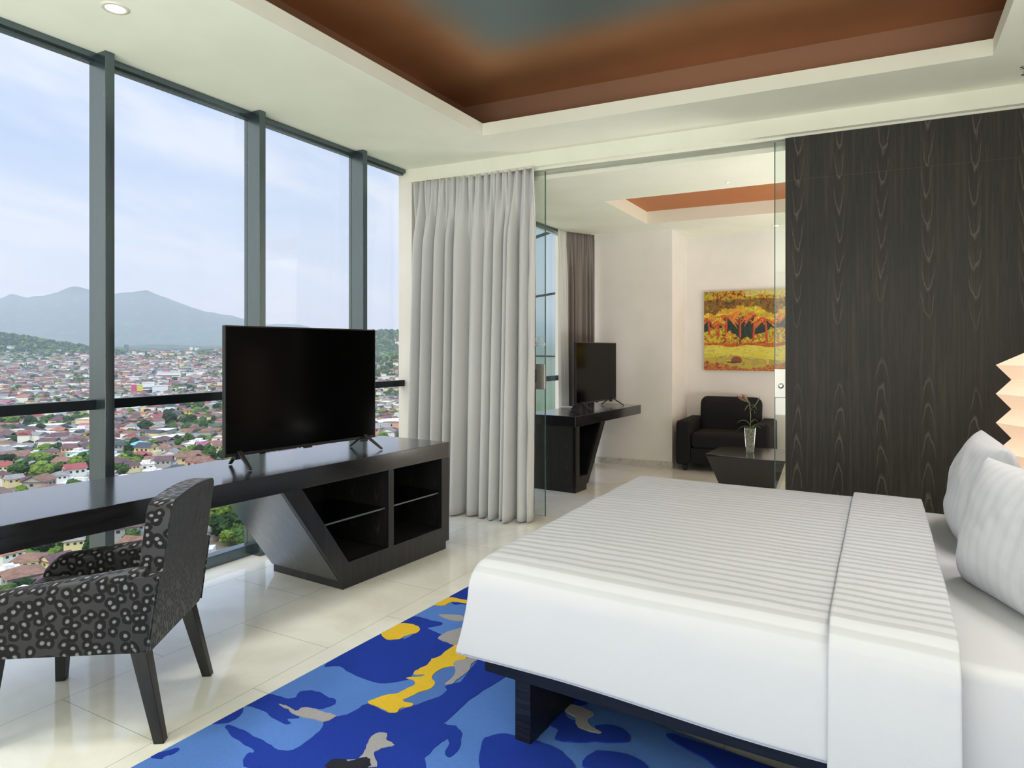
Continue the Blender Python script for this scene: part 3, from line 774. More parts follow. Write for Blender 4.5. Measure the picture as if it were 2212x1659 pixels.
# ------------------------------------------------------------------ rug
TAB = {"P": [["D", [[-2.184, 2.23], [-2.172, 2.618], [-2.034, 2.605], [-2.04, 2.738], [-1.981, 2.758], [-1.79, 2.674], [-1.783, 2.536], [-1.765, 2.433], [-1.782, 2.343], [-1.77, 2.29], [-1.84, 2.218], [-1.906, 2.207], [-2.023, 2.219], [-2.113, 2.241]]], ["D", [[-2.169, 2.75], [-2.161, 2.855], [-2.049, 2.854], [-1.98, 2.855], [-1.978, 2.814], [-2.016, 2.763], [-2.034, 2.729], [-2.141, 2.742]]], ["D", [[-2.205, 1.913], [-2.154, 1.93], [-2.093, 1.937], [-2.081, 1.966], [-2.097, 1.996], [-2.075, 2.021], [-2.029, 2.033], [-1.969, 2.02], [-1.935, 2.024], [-1.906, 2.003], [-1.906, 1.974], [-1.927, 1.94], [-1.962, 1.929], [-1.997, 1.874], [-1.952, 1.857], [-1.983, 1.827], [-1.949, 1.812], [-1.967, 1.796], [-2.044, 1.807], [-2.112, 1.825], [-2.184, 1.82], [-2.217, 1.814]]], ["D", [[-2.218, 1.668], [-2.206, 1.801], [-2.163, 1.755], [-2.157, 1.711], [-2.176, 1.687]]], ["D", [[-2.14, 1.675], [-2.143, 1.692], [-2.09, 1.695], [-2.005, 1.686], [-1.927, 1.681], [-1.858, 1.672], [-1.815, 1.696], [-1.811, 1.781], [-1.824, 1.849], [-1.851, 1.886], [-1.831, 1.924], [-1.799, 1.983], [-1.788, 2.06], [-1.678, 2.043], [-1.639, 2.099], [-1.611, 2.173], [-1.584, 2.278], [-1.598, 2.335], [-1.563, 2.387], [-1.585, 2.496], [-1.608, 2.643], [-1.533, 2.754], [-1.42, 2.66], [-1.416, 2.545], [-1.433, 2.41], [-1.45, 2.276], [-1.444, 2.11], [-1.439, 2.087], [-1.396, 2.097], [-1.346, 2.062], [-1.308, 1.987], [-1.307, 1.931], [-1.328, 1.93], [-1.357, 1.995], [-1.375, 2.009], [-1.384, 1.968], [-1.379, 1.88], [-1.375, 1.797], [-1.821, 1.552], [-1.933, 1.597], [-1.924, 1.625], [-2.022, 1.64], [-2.076, 1.647]]], ["D", [[-2.222, 1.427], [-2.209, 1.456], [-2.184, 1.504], [-2.164, 1.503], [-2.163, 1.47], [-2.175, 1.452], [-2.169, 1.436]]], ["D", [[-2.224, 3.233], [-2.158, 3.333], [-2.085, 3.506], [-1.89, 3.18], [-2.03, 3.117], [-2.087, 3.1]]], ["L", [[-1.65, 2.323], [-1.696, 2.399], [-1.685, 2.462], [-1.648, 2.483], [-1.613, 2.41], [-1.614, 2.334], [-1.574, 2.3], [-1.573, 2.238], [-1.607, 2.168], [-1.627, 2.127], [-1.673, 2.131], [-1.683, 2.155], [-1.654, 2.232], [-1.635, 2.282]]], ["Y", [[-2.171, 2.596], [-2.17, 2.642], [-2.163, 2.742], [-2.102, 2.763], [-2.046, 2.746], [-2.023, 2.7], [-2.05, 2.64], [-2.056, 2.593], [-2.101, 2.557]]], ["Y", [[-2.164, 3.029], [-2.157, 3.119], [-2.137, 3.174], [-2.064, 3.17], [-2.003, 3.181], [-1.996, 3.135], [-2.098, 3.117], [-2.106, 3.061]]], ["Y", [[-1.778, 2.671], [-1.71, 2.656], [-1.647, 2.661], [-1.663, 2.583], [-1.65, 2.533], [-1.683, 2.515], [-1.652, 2.495], [-1.687, 2.466], [-1.705, 2.412], [-1.689, 2.352], [-1.65, 2.323], [-1.638, 2.281], [-1.659, 2.238], [-1.671, 2.185], [-1.685, 2.147], [-1.655, 2.141], [-1.633, 2.146], [-1.623, 2.122], [-1.655, 2.098], [-1.647, 2.067], [-1.666, 2.049], [-1.715, 2.057], [-1.788, 2.06], [-1.792, 2.095], [-1.765, 2.148], [-1.736, 2.179], [-1.725, 2.233], [-1.717, 2.269], [-1.75, 2.301], [-1.785, 2.298], [-1.734, 2.34], [-1.732, 2.362], [-1.78, 2.339], [-1.786, 2.385], [-1.775, 2.446], [-1.791, 2.493], [-1.776, 2.54]]], ["G", [[-2.057, 2.926], [-2.019, 2.952], [-1.939, 2.978], [-1.903, 2.922], [-1.977, 2.906]]], ["G", [[-1.875, 2.817], [-1.816, 2.884], [-1.682, 2.672], [-1.769, 2.665], [-1.83, 2.674], [-1.888, 2.685], [-1.899, 2.746]]], ["G", [[-1.647, 2.631], [-1.603, 2.665], [-1.607, 2.538], [-1.585, 2.496], [-1.586, 2.408], [-1.583, 2.351], [-1.614, 2.334], [-1.611, 2.394], [-1.632, 2.452], [-1.683, 2.515], [-1.661, 2.565]]], ["G", [[-2.091, 1.882], [-2.06, 1.889], [-1.996, 1.881], [-1.991, 1.912], [-1.941, 1.926], [-1.887, 1.927], [-1.832, 1.93], [-1.846, 1.876], [-1.891, 1.877], [-1.94, 1.864], [-1.983, 1.861], [-2.034, 1.874]]], ["G", [[-1.622, 1.879], [-1.624, 1.909], [-1.601, 1.93], [-1.582, 1.925], [-1.561, 1.9], [-1.526, 1.89], [-1.518, 1.877], [-1.544, 1.851], [-1.547, 1.81], [-1.493, 1.763], [-1.589, 1.71], [-1.612, 1.735], [-1.574, 1.761], [-1.587, 1.81], [-1.606, 1.846]]], ["K", [[-1.633, 1.676], [-1.648, 1.715], [-1.616, 1.739], [-1.595, 1.734], [-1.574, 1.761], [-1.555, 1.783], [-1.532, 1.774], [-1.512, 1.742]]], ["D", [[-1.238, 2.017], [-1.257, 2.064], [-1.241, 2.108], [-1.195, 2.139], [-1.106, 2.153], [-1.038, 2.15], [-0.98, 2.137], [-0.905, 2.083], [-0.919, 2.005], [-1.111, 1.899], [-1.187, 1.927]]], ["D", [[-1.129, 2.309], [-1.124, 2.358], [-1.097, 2.393], [-1.045, 2.341], [-1.008, 2.336], [-0.985, 2.298], [-0.919, 2.298], [-0.899, 2.315], [-0.937, 2.343], [-0.884, 2.379], [-0.844, 2.376], [-0.808, 2.347], [-0.795, 2.318], [-0.819, 2.288], [-0.9, 2.249], [-0.978, 2.206], [-1.034, 2.198], [-1.046, 2.252], [-1.079, 2.265], [-1.131, 2.256]]], ["D", [[-1.126, 2.538], [-1.067, 2.54], [-1.021, 2.464], [-1.113, 2.413]]], ["G", [[-1.116, 2.404], [-1.104, 2.425], [-1.047, 2.442], [-1.001, 2.433], [-0.97, 2.416], [-0.978, 2.378], [-0.956, 2.339], [-0.898, 2.312], [-0.952, 2.298], [-0.997, 2.31], [-1.028, 2.364], [-1.07, 2.381]]], ["D", [[-0.881, 2.096], [-0.884, 2.179], [-0.854, 2.212], [-0.78, 2.231], [-0.688, 2.202], [-0.73, 2.119]]], ["D", [[-0.683, 2.428], [-0.584, 2.423], [-0.365, 2.4], [-0.298, 2.377], [-0.444, 2.296], [-0.509, 2.321], [-0.536, 2.339], [-0.666, 2.39]]]], "H": [[-528.5, 237.4, 16.2, "M", "W"], [-504.0, 247.5, 12.0, "M", "C"], [-531.3, 273.2, 12.1, "O", "E"], [-521.7, 282.5, 13.1, "F", "W"], [-525.7, 288.4, 8.8, "P", "C"], [-466.0, 230.2, 7.4, "K", "W"], [-474.8, 243.8, 10.0, "M", "W"], [-459.7, 248.9, 6.1, "R", "W"], [-415.5, 200.7, 7.2, "F", "W"], [-408.6, 204.6, 7.9, "M", "C"], [-443.8, 199.4, 6.1, "B", "W"], [-417.2, 190.8, 14.8, "N", "S"], [-379.9, 202.7, 6.9, "F", "C"], [-398.7, 219.4, 5.4, "M", "C"], [-378.7, 168.6, 8.1, "R", "C"], [-360.5, 178.6, 6.9, "O", "E"], [-339.3, 154.9, 7.3, "G", "C"], [-333.6, 158.1, 4.7, "M", "C"], [-329.6, 169.2, 7.5, "G", "W"], [-335.5, 178.7, 9.5, "R", "W"], [-384.9, 241.9, 9.7, "B", "Y"], [-510.6, 313.9, 12.7, "R", "T"], [-469.1, 280.8, 7.4, "R", "W"], [-520.2, 336.3, 7.6, "P", "W"], [-547.5, 362.5, 15.2, "R", "W"], [-560.1, 334.3, 12.8, "K", "W"], [-574.8, 394.5, 13.1, "K", "W"], [-573.5, 408.0, 10.0, "N", "Y"], [-634.4, 387.7, 28.2, "F", "W"], [-445.0, 341.4, 11.7, "K", "W"], [-419.9, 315.3, 7.5, "G", "W"], [-391.2, 302.8, 6.3, "G", "W"], [-401.3, 290.7, 11.7, "G", "E"], [-362.2, 249.3, 11.7, "N", "W"], [-358.0, 267.2, 12.1, "P", "C"], [-328.1, 235.5, 15.3, "N", "C"], [-340.6, 261.2, 9.6, "N", "C"], [-360.1, 226.7, 11.7, "R", "E"], [-324.7, 216.9, 8.5, "M", "E"], [-329.9, 210.2, 11.4, "F", "W"], [-326.7, 200.8, 7.0, "M", "C"], [-360.1, 213.6, 5.0, "F", "W"], [-404.4, 270.1, 12.8, "M", "E"], [-400.6, 238.4, 8.4, "K", "E"], [-206.5, 98.2, 7.5, "N", "C"], [-191.8, 89.8, 9.0, "N", "E"], [-199.7, 101.9, 7.1, "M", "C"], [-183.4, 92.5, 7.4, "M", "E"], [-221.0, 99.6, 4.4, "O", "W"], [-203.3, 91.3, 4.7, "F", "W"], [-214.7, 130.4, 8.7, "M", "E"], [-216.1, 137.6, 3.9, "M", "C"], [-218.6, 120.8, 3.3, "O", "C"], [-217.2, 115.9, 4.0, "G", "C"], [-189.7, 144.2, 4.2, "G", "E"]], "T": [[-610.0, 277.3, 7.6], [-612.0, 285.8, 6.0], [-588.7, 279.8, 6.8], [-556.3, 271.6, 5.1], [-620.8, 311.3, 5.1], [-517.9, 284.6, 3.4], [-434.4, 214.6, 5.1], [-384.7, 187.8, 6.8], [-359.1, 165.7, 6.8], [-365.1, 172.5, 4.2], [-337.6, 164.8, 7.6], [-351.6, 180.0, 5.1], [-347.8, 185.6, 6.0], [-352.7, 193.8, 6.8], [-450.5, 277.0, 5.1], [-466.5, 297.2, 6.8], [-499.9, 338.0, 7.6], [-436.5, 291.6, 4.2], [-497.7, 348.7, 6.0], [-469.2, 336.7, 6.8], [-391.8, 254.0, 5.1], [-354.6, 216.7, 5.1], [-343.8, 206.4, 6.0], [-322.6, 243.0, 6.0], [-436.6, 298.7, 6.0], [-593.0, 453.5, 5.1], [-555.8, 405.0, 6.0], [-209.8, 160.5, 7.6], [-191.7, 151.1, 8.5], [-184.0, 142.8, 6.0], [-201.9, 161.1, 7.6], [-635.7, 445.5, 5.1], [-181.6, 147.1, 6.8], [-464.0, 306.3, 4.2], [-625.3, 278.4, 6.8], [-218.5, 113.8, 4.2]], "R": [[-12530, 3371, 591], [-11715, 3821, 653], [-11008, 4210, 622], [-10356, 4569, 703], [-10231, 4638, 752], [-10030, 4749, 672], [-9812, 4869, 715], [-9595, 4989, 808], [-9459, 5064, 827], [-9296, 5154, 777], [-9051, 5288, 746], [-8779, 5438, 783], [-8627, 5522, 783], [-8480, 5603, 715], [-8181, 5768, 622], [-7910, 5917, 517], [-7719, 6022, 461], [-7475, 6157, 405], [-7230, 6292, 337], [-6986, 6427, 330], [-6822, 6517, 324], [-6551, 6666, 268], [-6224, 6846, 243], [-5844, 7056, 243], [-5637, 7170, 206], [-5192, 7415, 169], [-4648, 7715, 126], [-3833, 8164, 107]]}
rz = math.radians(0)
base = [(-2.228, .6), (-2.215, 1.376), (-2.153, 3.326), (-2.12, 4.05), (-.90, 4.02), (-.925, 2.50), (-.365, 2.412), (.9, 2.30), (.9, .6)]
rug = MB(); rug.prism(base, 0.0005, .012, 0)
order = 'BDLYGK'
def smoothpoly(p, seed):
    random.seed(seed); n = len(p); out = []
    for i in range(n):
        p0, p1, p2, p3 = [Vector(p[(i+k) % n]) for k in (-1, 0, 1, 2)]
        for s_ in (0, .33, .66):
            q = .5*((2*p1)+(-p0+p2)*s_+(2*p0-5*p1+4*p2-p3)*s_*s_+(-p0+3*p1-3*p2+p3)*s_**3)
            q = q+Vector((random.uniform(-.003, .003), random.uniform(-.003, .003)))
            out.append((q.x, q.y))
    return out
def edge_x(y): return -2.228+ (y-.6)*.0318/1.0*.9 if y < 1.376 else -2.215+(y-1.376)*.0318
def inside(p):
    x, y = p; ex = -2.215+(y-1.376)*.0318
    x = max(x, ex+.001)
    if x > -.93:
        ly_ = 2.50-(x+.925)*.156 if x < -.365 else 2.412
        y = min(y, ly_-.001)
    return (x, y)
for i, (k, poly) in enumerate(TAB['P']):
    sp = [inside(p) for p in smoothpoly(poly, i)]
    rug.prism(sp, .0118, .0124+.00025*i, order.index(k))
rug_o = rug.build('area_rug', [M_rug[k] for k in order])
tag(rug_o, 'blue rug with deep blue, yellow and grey camouflage patches under the bed', 'rug')

# ------------------------------------------------------------------ bed
BR = math.radians(-3.4)
bed = thing('bed', 'black stained wooden platform bed with slab leg, standing on the blue rug', 'bed', (-1.285, 2.123, 0), BR)
# local: x towards the head, y towards the far side, origin at near foot corner of the frame
fbm = MB(); fbm.box(0, 2.33, 0, .045, .233, .325); fbm.build('side_rail', M_bedwood, bed, bevel=.003)
MB().box(0, 2.33, 1.785, 1.83, .233, .325).build('side_rail', M_bedwood, bed, bevel=.003)
MB().box(0, .045, .045, 1.785, .233, .325).build('foot_rail', M_bedwood, bed, bevel=.003)
MB().box(.045, 2.29, .045, 1.785, .27, .325).build('platform', M_bedwood, bed)
MB().box(2.29, 2.36, -.1, 1.93, .1, 1.15).build('headboard', M_bedwood, bed, bevel=.004)
for xx in (.13, 2.08):
    mb = MB(); mb.box(xx, xx+.058, .012, 1.818, .0, .233); mb.build('leg_panel', M_bedwood, bed, bevel=.002)
MB().box(.127, .191, .008, .07, 0.012, .232).build('leg_post', M_bedwood, bed, bevel=.002)

mt = MB().hexa([(-1.2, 2.11, .326), (.98, 1.98, .326), (.98, 3.84, .326), (-1.2, 3.94, .326)], [(-1.2, 2.11, .625), (.98, 1.98, .625), (.98, 3.84, .625), (-1.2, 3.94, .625)]).build('mattress', M_sheet, bevel=.035, seg=5)
tag(mt, 'thick mattress under a plain white sheet lying on the black bed platform', 'mattress')

# duvet: cloth grid draped over foot, near and far side
def drape(name, ax0, ax1, top, extra, zlow, nseg=(90, 150), wr=1.0, foot=True, parent=None, solid=.012, flare=.045, xfirst=None, rz_=0, headround=False):
    X0, Y0, Y1 = -1.30, 2.055, 4.00     # cloth bends around these edges
    X0 -= extra; Y0 -= extra; Y1 += extra
    R = .10; drop = top-zlow
    vs, st = [], []
    nu, nv = nseg
    La = (drop+R*.57) if foot else 0
    a0 = -La if foot else ax0
    as_ = [a0+(ax1-a0)*i/(nu-1) for i in range(nu)]
    Lb = drop+R*.57
    bs = [Y0-Lb+(Y1-Y0+2*Lb)*j/(nv-1) for j in range(nv)]
    def bend(t_, e):
        nonlocal R   # t_: distance inside the edge (negative beyond) -> (inward shift, drop)
        arc = R*PI/2
        s_ = t_-R
        if t_ >= R: return t_, 0
        s_ = R-t_
        if s_ < arc: q = s_/R; return R-R*math.sin(q), R-R*math.cos(q)
        return 0, R+(s_-arc)
    for a in as_:
        for b_ in bs:
            if foot:
                Rb = R; R = .045; tx, dx = bend(a, 0); R = Rb; x = X0+tx
            else: x = a; dx = 0; tx = 1
            b1 = b_-Y0; b2 = Y1-b_
            if b1 < b2: ty, dy = bend(b1, 0); y = Y0+ty
            else: ty, dy = bend(b2, 0); y = Y1-ty
            pz = (dx**2.6+dy**2.6)**(1/2.6) if (dx > 0 and dy > 0) else dx+dy
            dd = min(pz, drop)
            if dd >= drop: dd = drop
            fl = max(0, dd-R)/(drop-R)
            if foot and dx > 0:
                x -= flare*fl*(min(dx, drop)/drop); 
            if dy > 0:
                y += (-1 if b1 < b2 else 1)*(flare*.6)*fl
            inner = min(max(min(b1, b2)/.35, 0), 1)
            puff = .014*inner*min(max((a if foot else 1)/.3, 0), 1)
            w_ = .006*wr*noise.noise(Vector((x*1.7, y*4.5, 2.0)))+.003*wr*noise.noise(Vector((x*6, y*9, 5.0)))
            z = top-dd+puff+w_*(1 if dd < R else .4)
            if dd >= R:
                y += w_*1.2*(-1)
                z += .006*math.sin(x*5.1)*fl
            vs.append((x, y-.05*(x+1.3), z)); st.append((b_-2.0, 1.0 if (dd < R*.08) else max(0.0, 1-(dd-R*.08)/(R*.55)), 0))
    f = [(i*nv+j, (i+1)*nv+j, (i+1)*nv+j+1, i*nv+j+1) for i in range(nu-1) for j in range(nv-1)]
    mb = MB(); mb.add(vs, f)
    me = mb.mesh(name, M_stripe, True, recalc=False)
    at = me.attributes.new('stripe', 'FLOAT_VECTOR', 'POINT'); at.data.foreach_set('vector', [q for s_ in st for q in s_])
    o = bpy.data.objects.new(name, me); COL.objects.link(o)
    if parent: o.parent = parent
    q = o.modifiers.new('solid', 'SOLIDIFY'); q.thickness = solid; q.offset = 1
    q = o.modifiers.new('sub', 'SUBSURF'); q.levels = 1; q.render_levels = 1
    return o
def flipn(o):
    bm = bmesh.new(); bm.from_mesh(o.data); bmesh.ops.reverse_faces(bm, faces=bm.faces); bm.to_mesh(o.data); bm.free()
dv = drape('duvet', 0, 1.435, .652, .0, .322, foot=True)
tag(dv, 'white satin striped duvet draped over the foot and sides of the bed', 'duvet')
fold = drape('turned_back_fold', -.127, .172, .673, .014, .302, nseg=(26, 150), foot=False, parent=dv, flare=.05)

# pillows
def pillow(label, loc, wdt, hgt, thick, lean, yaw, seed, roll=0):
    nu, nv = 36, 28; vs = []; st = []
    random.seed(seed)
    mb = MB()
    for side_ in (1, -1):
        base_i = len(vs)
        for i in range(nu):
            for j in range(nv):
                u = -1+2*i/(nu-1); v = -1+2*j/(nv-1)
                e = (1-abs(u)**2.6)*(1-abs(v)**2.6)
                th = thick/2*max(e, 0)**.48
                pin = 1-.045*(1-abs(v))*(abs(u)**3)*1.0
                x = u*wdt/2*(1-.06*(1-v*v)**1*abs(u)**4); y = v*hgt/2*(1-.07*(1-u*u)*abs(v)**4)
                sag = 1+.18*(-v)
                zz = side_*th*sag+.012*noise.noise(Vector((u*2.2, v*2.2, seed+side_)))*e+.006*noise.noise(Vector((u*6, v*6, seed)))*e
                vs.append((x, zz, y+hgt/2)); st.append((x, .28, 0))
        f = [(base_i+i*nv+j, base_i+(i+1)*nv+j, base_i+(i+1)*nv+j+1, base_i+i*nv+j+1) for i in range(nu-1) for j in range(nv-1)]
        if side_ == -1: f = [tuple(reversed(q)) for q in f]
        mb.f += f; mb.m += [0]*len(f)
    mb.v = vs
    me = mb.mesh('pillow', M_stripe, True, recalc=False)
    at = me.attributes.new('stripe', 'FLOAT_VECTOR', 'POINT'); at.data.foreach_set('vector', [q for s_ in st for q in s_])
    bm = bmesh.new(); bm.from_mesh(me); bmesh.ops.remove_doubles(bm, verts=bm.verts, dist=1e-4); bmesh.ops.recalc_face_normals(bm, faces=bm.faces); bm.to_mesh(me); bm.free()
    o = bpy.data.objects.new('pillow', me); COL.objects.link(o)
    o.location = loc; o.rotation_euler = (lean, roll, yaw)
    q = o.modifiers.new('sub', 'SUBSURF'); q.levels = 1; q.render_levels = 1
    return tag(o, label, 'pillow', 'pillows propped at the head of the bed')
YW = math.radians(-90)
pillow('plump white satin striped pillow nearest the viewer, leaning at the bed head', (.40, 2.53, .60), .70, .455, .27, math.radians(-9), YW+math.radians(24), 1)
pillow('white striped pillow on the far half of the bed, nearest the dark wood panel', (.335, 3.36, .61), .72, .455, .24, math.radians(-8), YW, 2)
pillow('white pillow standing behind the plump one, mostly out of frame', (.72, 2.78, .61), .74, .50, .20, math.radians(-14), YW, 3)
pillow('white pillow behind the far striped pillow, in front of the pleated lamp', (.58, 3.30, .61), .68, .50, .20, math.radians(-10), YW, 4)

# ------------------------------------------------------------------ bedside table and pleated lamp
nt = thing('bedside_table', 'small black bedside table beyond the pillows, under the pleated lamp', 'table', (.76, 4.46, 0), 0)
MB().box(-.24, .24, -.22, .22, .40, .44).build('table_top', M_bedwood, nt, bevel=.003)
MB().box(-.22, .22, -.20, .20, .06, .40).build('body', M_bedwood, nt, bevel=.003)
MB().box(-.19, .19, -.17, .17, 0, .06).build('plinth', M_bedwood, nt)
MB().box(-.21, .21, -.212, -.20, .2, .385).build('drawer', M_bedwood, nt, bevel=.002)
lp = thing('pleated_table_lamp', 'glowing cream lamp with zigzag pleated shade at the bed head', 'lamp', (.74, 4.46, .441), math.radians(28))
def f_lamp(t, b):
    z = t.sep(t.obj())[2]
    b.inputs['Emission Color'].default_value = lin(255, 208, 168); b.inputs['Emission Strength'].default_value = .34
M_lamp = mat('cream_lamp_paper', lin(246, 226, 208), .8, fn=f_lamp)
mb = MB(); ro, ri = .20, .13; ph = .159; n = 4
prof = [(ri*1.0, .02)]
z = .02
k = 0
while z < .90:
    prof.append((ro, z+ph/2)); prof.append((ri if z+ph < .90 else .05, z+ph)); z += ph
v = []; f = []
for r, h in prof:
    for q in range(n): a = PI/4+2*PI*q/n; v.append((r*math.cos(a), r*math.sin(a), h))
for i in range(len(prof)-1):
    for q in range(n): f.append((i*n+q, i*n+(q+1) % n, (i+1)*n+(q+1) % n, (i+1)*n+q))
mb.add(v, f); mb.build('lamp_shade', M_lamp, lp)
MB().lathe([(.10, 0), (.10, .02), (.02, .03)], n=24).build('lamp_base', M_steel, lp)
for zz in (.35, .75):
    MB().lathe([(.012, zz-.05), (.028, zz-.02), (.03, zz+.02), (.012, zz+.05)], n=16).build('bulb', mat('glowing_bulb', (1, 1, 1, 1), emit=lin(255, 210, 150), es=6.0), lp, smooth=True)

# ------------------------------------------------------------------ downlights
def downlight(x, y, z, label, r=.045, power=6, lit=True, angle=150, soft=.30, color=(1, .96, .9)):
    t = thing('downlight', label, 'downlight', (x, y, z), 0)
    MB().lathe([(r*1.35, 0), (r*1.35, -.004), (r*1.0, -.006), (r*.95, .0)], n=32, caps=False).build('trim_ring', M_track if lit else M_steel, t, smooth=True, recalc=True)
    MB().lathe([(r*.94, -.003), (0.001, -.003)], n=32, caps=False).build('lamp_face', mat('lit_lamp_face', (1, 1, 1, 1), emit=lin(255, 232, 190), es=3.0), t, recalc=False)
    if power:
        l = bpy.data.lights.new('downlight_beam', 'SPOT'); l.energy = power; l.spot_size = math.radians(angle); l.spot_blend = 1.0; l.color = color; l.shadow_soft_size = soft
        o = bpy.data.objects.new('downlight_beam', l); COL.objects.link(o); o.location = (x, y, z-.02)
    return t
downlight(-3.235, 1.91, ZC, 'small lit downlight in the white ceiling near the window', power=P1)
for (x_, y_, pw_) in ((.85, 2.5, P2), (.85, 3.3, P2), (-3.235, -.6, P1), (-3.235, .6, P1)):  # extra ceiling lamps added out of view to brighten bed and floor
    downlight(x_, y_, ZC, 'small added fill downlight %s' % {(.85, 2.5): 'over the near pillows', (.85, 3.3): 'over the far pillows', (-3.235, -.6): 'behind the viewer beside the window', (-3.235, .6): 'over the near end of the desk'}[(x_, y_)], power=pw_)
downlight(-1.073, 8.30, ZL, 'small lit downlight in the living area ceiling, seen through the right glass door', r=.035, power=P3)
downlight(-1.159, 5.95, ZL, 'tiny downlight in the living area ceiling in front of the copper recess', r=.014, power=0)
sp = thing('sprinkler_head', 'chrome sprinkler head on the white ceiling above the dark wood panel', 'sprinkler', (.738, 4.86, ZC), 0)
MB().lathe([(.035, 0), (.035, -.006), (.02, -.012), (.018, -.04), (.03, -.045), (.03, -.05), (.001, -.052)], n=24).build('body', M_chrome, sp, smooth=True)

# ------------------------------------------------------------------ living area furniture
ac = thing('lounge_armchair', 'black fabric lounge armchair against the white wall below the painting', 'armchair', (-2.13, 7.86, 0), .02)
aw = 1.04
MB().box(0, .17, 0, .78, .065, .585).build('armrest', M_blackfab, ac, bevel=.04, seg=5)
MB().box(aw-.17, aw, 0, .78, .065, .585).build('armrest', M_blackfab, ac, bevel=.04, seg=5)
MB().box(.17, aw-.17, .02, .7, .09, .27).build('seat_base', M_blackfab, ac, bevel=.01)
MB().box(.172, aw-.172, .0, .62, .27, .45).build('seat_cushion', M_blackfab, ac, bevel=.045, seg=5)
bk = MB(); bk.hexa([(.16, .50, .35), (aw-.16, .50, .35), (aw-.16, .70, .35), (.16, .70, .35)], [(.155, .58, .84), (aw-.155, .58, .84), (aw-.155, .76, .84), (.155, .76, .84)])
bk.build('back_cushion', M_blackfab, ac, bevel=.085, seg=6)
for xx, yy in ((.10, .05), (aw-.10, .05), (.10, .72), (aw-.10, .72)):
    MB().lathe([(.022, 0), (.036, .065)], (xx, yy, 0), 16).build('foot', M_legwood, ac)

tb = thing('coffee_table', 'low black coffee table with tapering sides behind the glass door', 'coffee table', (-1.12, 6.82, 0), .0)
mb = MB(); mb.hexa([(-.20, -.2, 0), (.22, -.2, 0), (.22, .2, 0), (-.20, .2, 0)], [(-.35, -.30, .405), (.36, -.36, .405), (.36, .36, .405), (-.35, .30, .405)])
mb.build('base', M_desk, tb, bevel=.006)
mb = MB(); mb.prism([(-.365, -.29), (-.20, -.345), (.1, -.375), (.38, -.38), (.38, .38), (.1, .39), (-.2, .36), (-.34, .27)], .405, .42); mb.build('table_top', M_desk, tb, bevel=.003)

vs_ = thing('glass_vase', 'square tapered glass vase full of pale pebbles holding flowers on the coffee table', 'vase', (-1.12, 6.82, .42), .12)
mb = MB()
def sq(h, z): return [(-h, -h, z), (h, -h, z), (h, h, z), (-h, h, z)]
mb.hexa(sq(.034, 0), sq(.034, .012)); 
for (a, b_) in ((0, 1), (1, 2), (2, 3), (3, 0)):
    lo, hi, loi, hii = sq(.035, .0), sq(.052, .24), sq(.031, .012), sq(.048, .24)
    mb.hexa([lo[a], lo[b_], loi[b_], loi[a]], [hi[a], hi[b_], hii[b_], hii[a]])
mb.build('glass_body', glassmat('vase_glass', (.97, .98, .975, 1), .8), vs_, bevel=.001)
def f_peb(t, b):
    vo = t.new('ShaderNodeTexVoronoi', Vector=t.obj(), Scale=120.0)
    t.put(b.inputs['Base Color'], t.mix(t.smooth(vo.outputs['Distance'], .1, .7), lin(236, 234, 214), lin(132, 130, 100)))
    t.put(b.inputs['Normal'], t.bump(vo.outputs['Distance'], .9, -.004))
mb = MB(); mb.hexa(sq(.0305, .012), sq(.0455, .225)); o = mb.build('pebbles', mat('pale_glass_pebbles', rough=.25, fn=f_peb), vs_)
o['kind'] = 'stuff'
fl = thing('lily_stem', 'lily stem with two closed pink buds and green leaves standing in the glass vase', 'flower', (-1.12, 6.82, .60), .12)
M_leaf = mat('dark_green_leaf', lin(64, 84, 52), .45, fn=lambda t, b: t.put(b.inputs['Base Color'], t.mix(t.noise(t.obj(), 30.0, 2.0), lin(48, 68, 40), lin(96, 116, 74))))
M_stem = mat('pale_green_stem', lin(120, 132, 92), .5)
M_bud = mat('pink_bud', rough=.5, fn=lambda t, b: t.put(b.inputs['Base Color'], t.mix(t.smooth(t.sep(t.obj())[2], .32, .38), lin(96, 110, 70), lin(176, 84, 88))))
MB().tube([(0, 0, -.15), (.002, 0, .05), (.004, -.002, .18), (-.004, 0, .30)], .004, 8).build('stem', M_stem, fl, smooth=True)
def leaf(pts, wd, name='leaf', m_=None):
    mb = MB(); n = 10; pts = [Vector(p) for p in pts]
    v = []
    for k in range(n+1):
        s_ = k/n; a, b_, c_ = pts; p = a*(1-s_)**2+b_*2*s_*(1-s_)+c_*s_*s_
        d = (b_-a)*(1-s_)+(c_-b_)*s_; d.normalize(); sd = d.cross(Vector((0, .3, 1))).normalized()
        w_ = wd*math.sin(PI*min(s_*.97+.03, 1))**.8
        up = sd.cross(d)*w_*.35
        v += [p-sd*w_+up, p, p+sd*w_+up]
    f = []
    for k in range(n): f += [(3*k, 3*k+1, 3*k+4, 3*k+3), (3*k+1, 3*k+2, 3*k+5, 3*k+4)]
    mb.add(v, f); mb.build(name, m_ or M_leaf, fl, smooth=True, solid=.001, recalc=False)
leaf([(0, 0, .08), (-.05, -.02, .17), (-.12, -.03, .10)], .014)
leaf([(0, 0, .10), (.05, -.02, .17), (.07, -.03, .12)], .016)
leaf([(0, 0, .06), (-.06, -.02, .10), (-.125, -.03, .02)], .014)
leaf([(0, 0, .05), (.06, -.01, .12), (.13, -.02, .09)], .015)
leaf([(0, 0, .04), (.04, .03, .10), (.10, .05, .05)], .014)
leaf([(0, 0, .22), (.03, -.02, .26), (.045, -.02, .20)], .018)
leaf([(0, 0, .24), (.06, 0, .27), (.09, 0, .37)], .010)
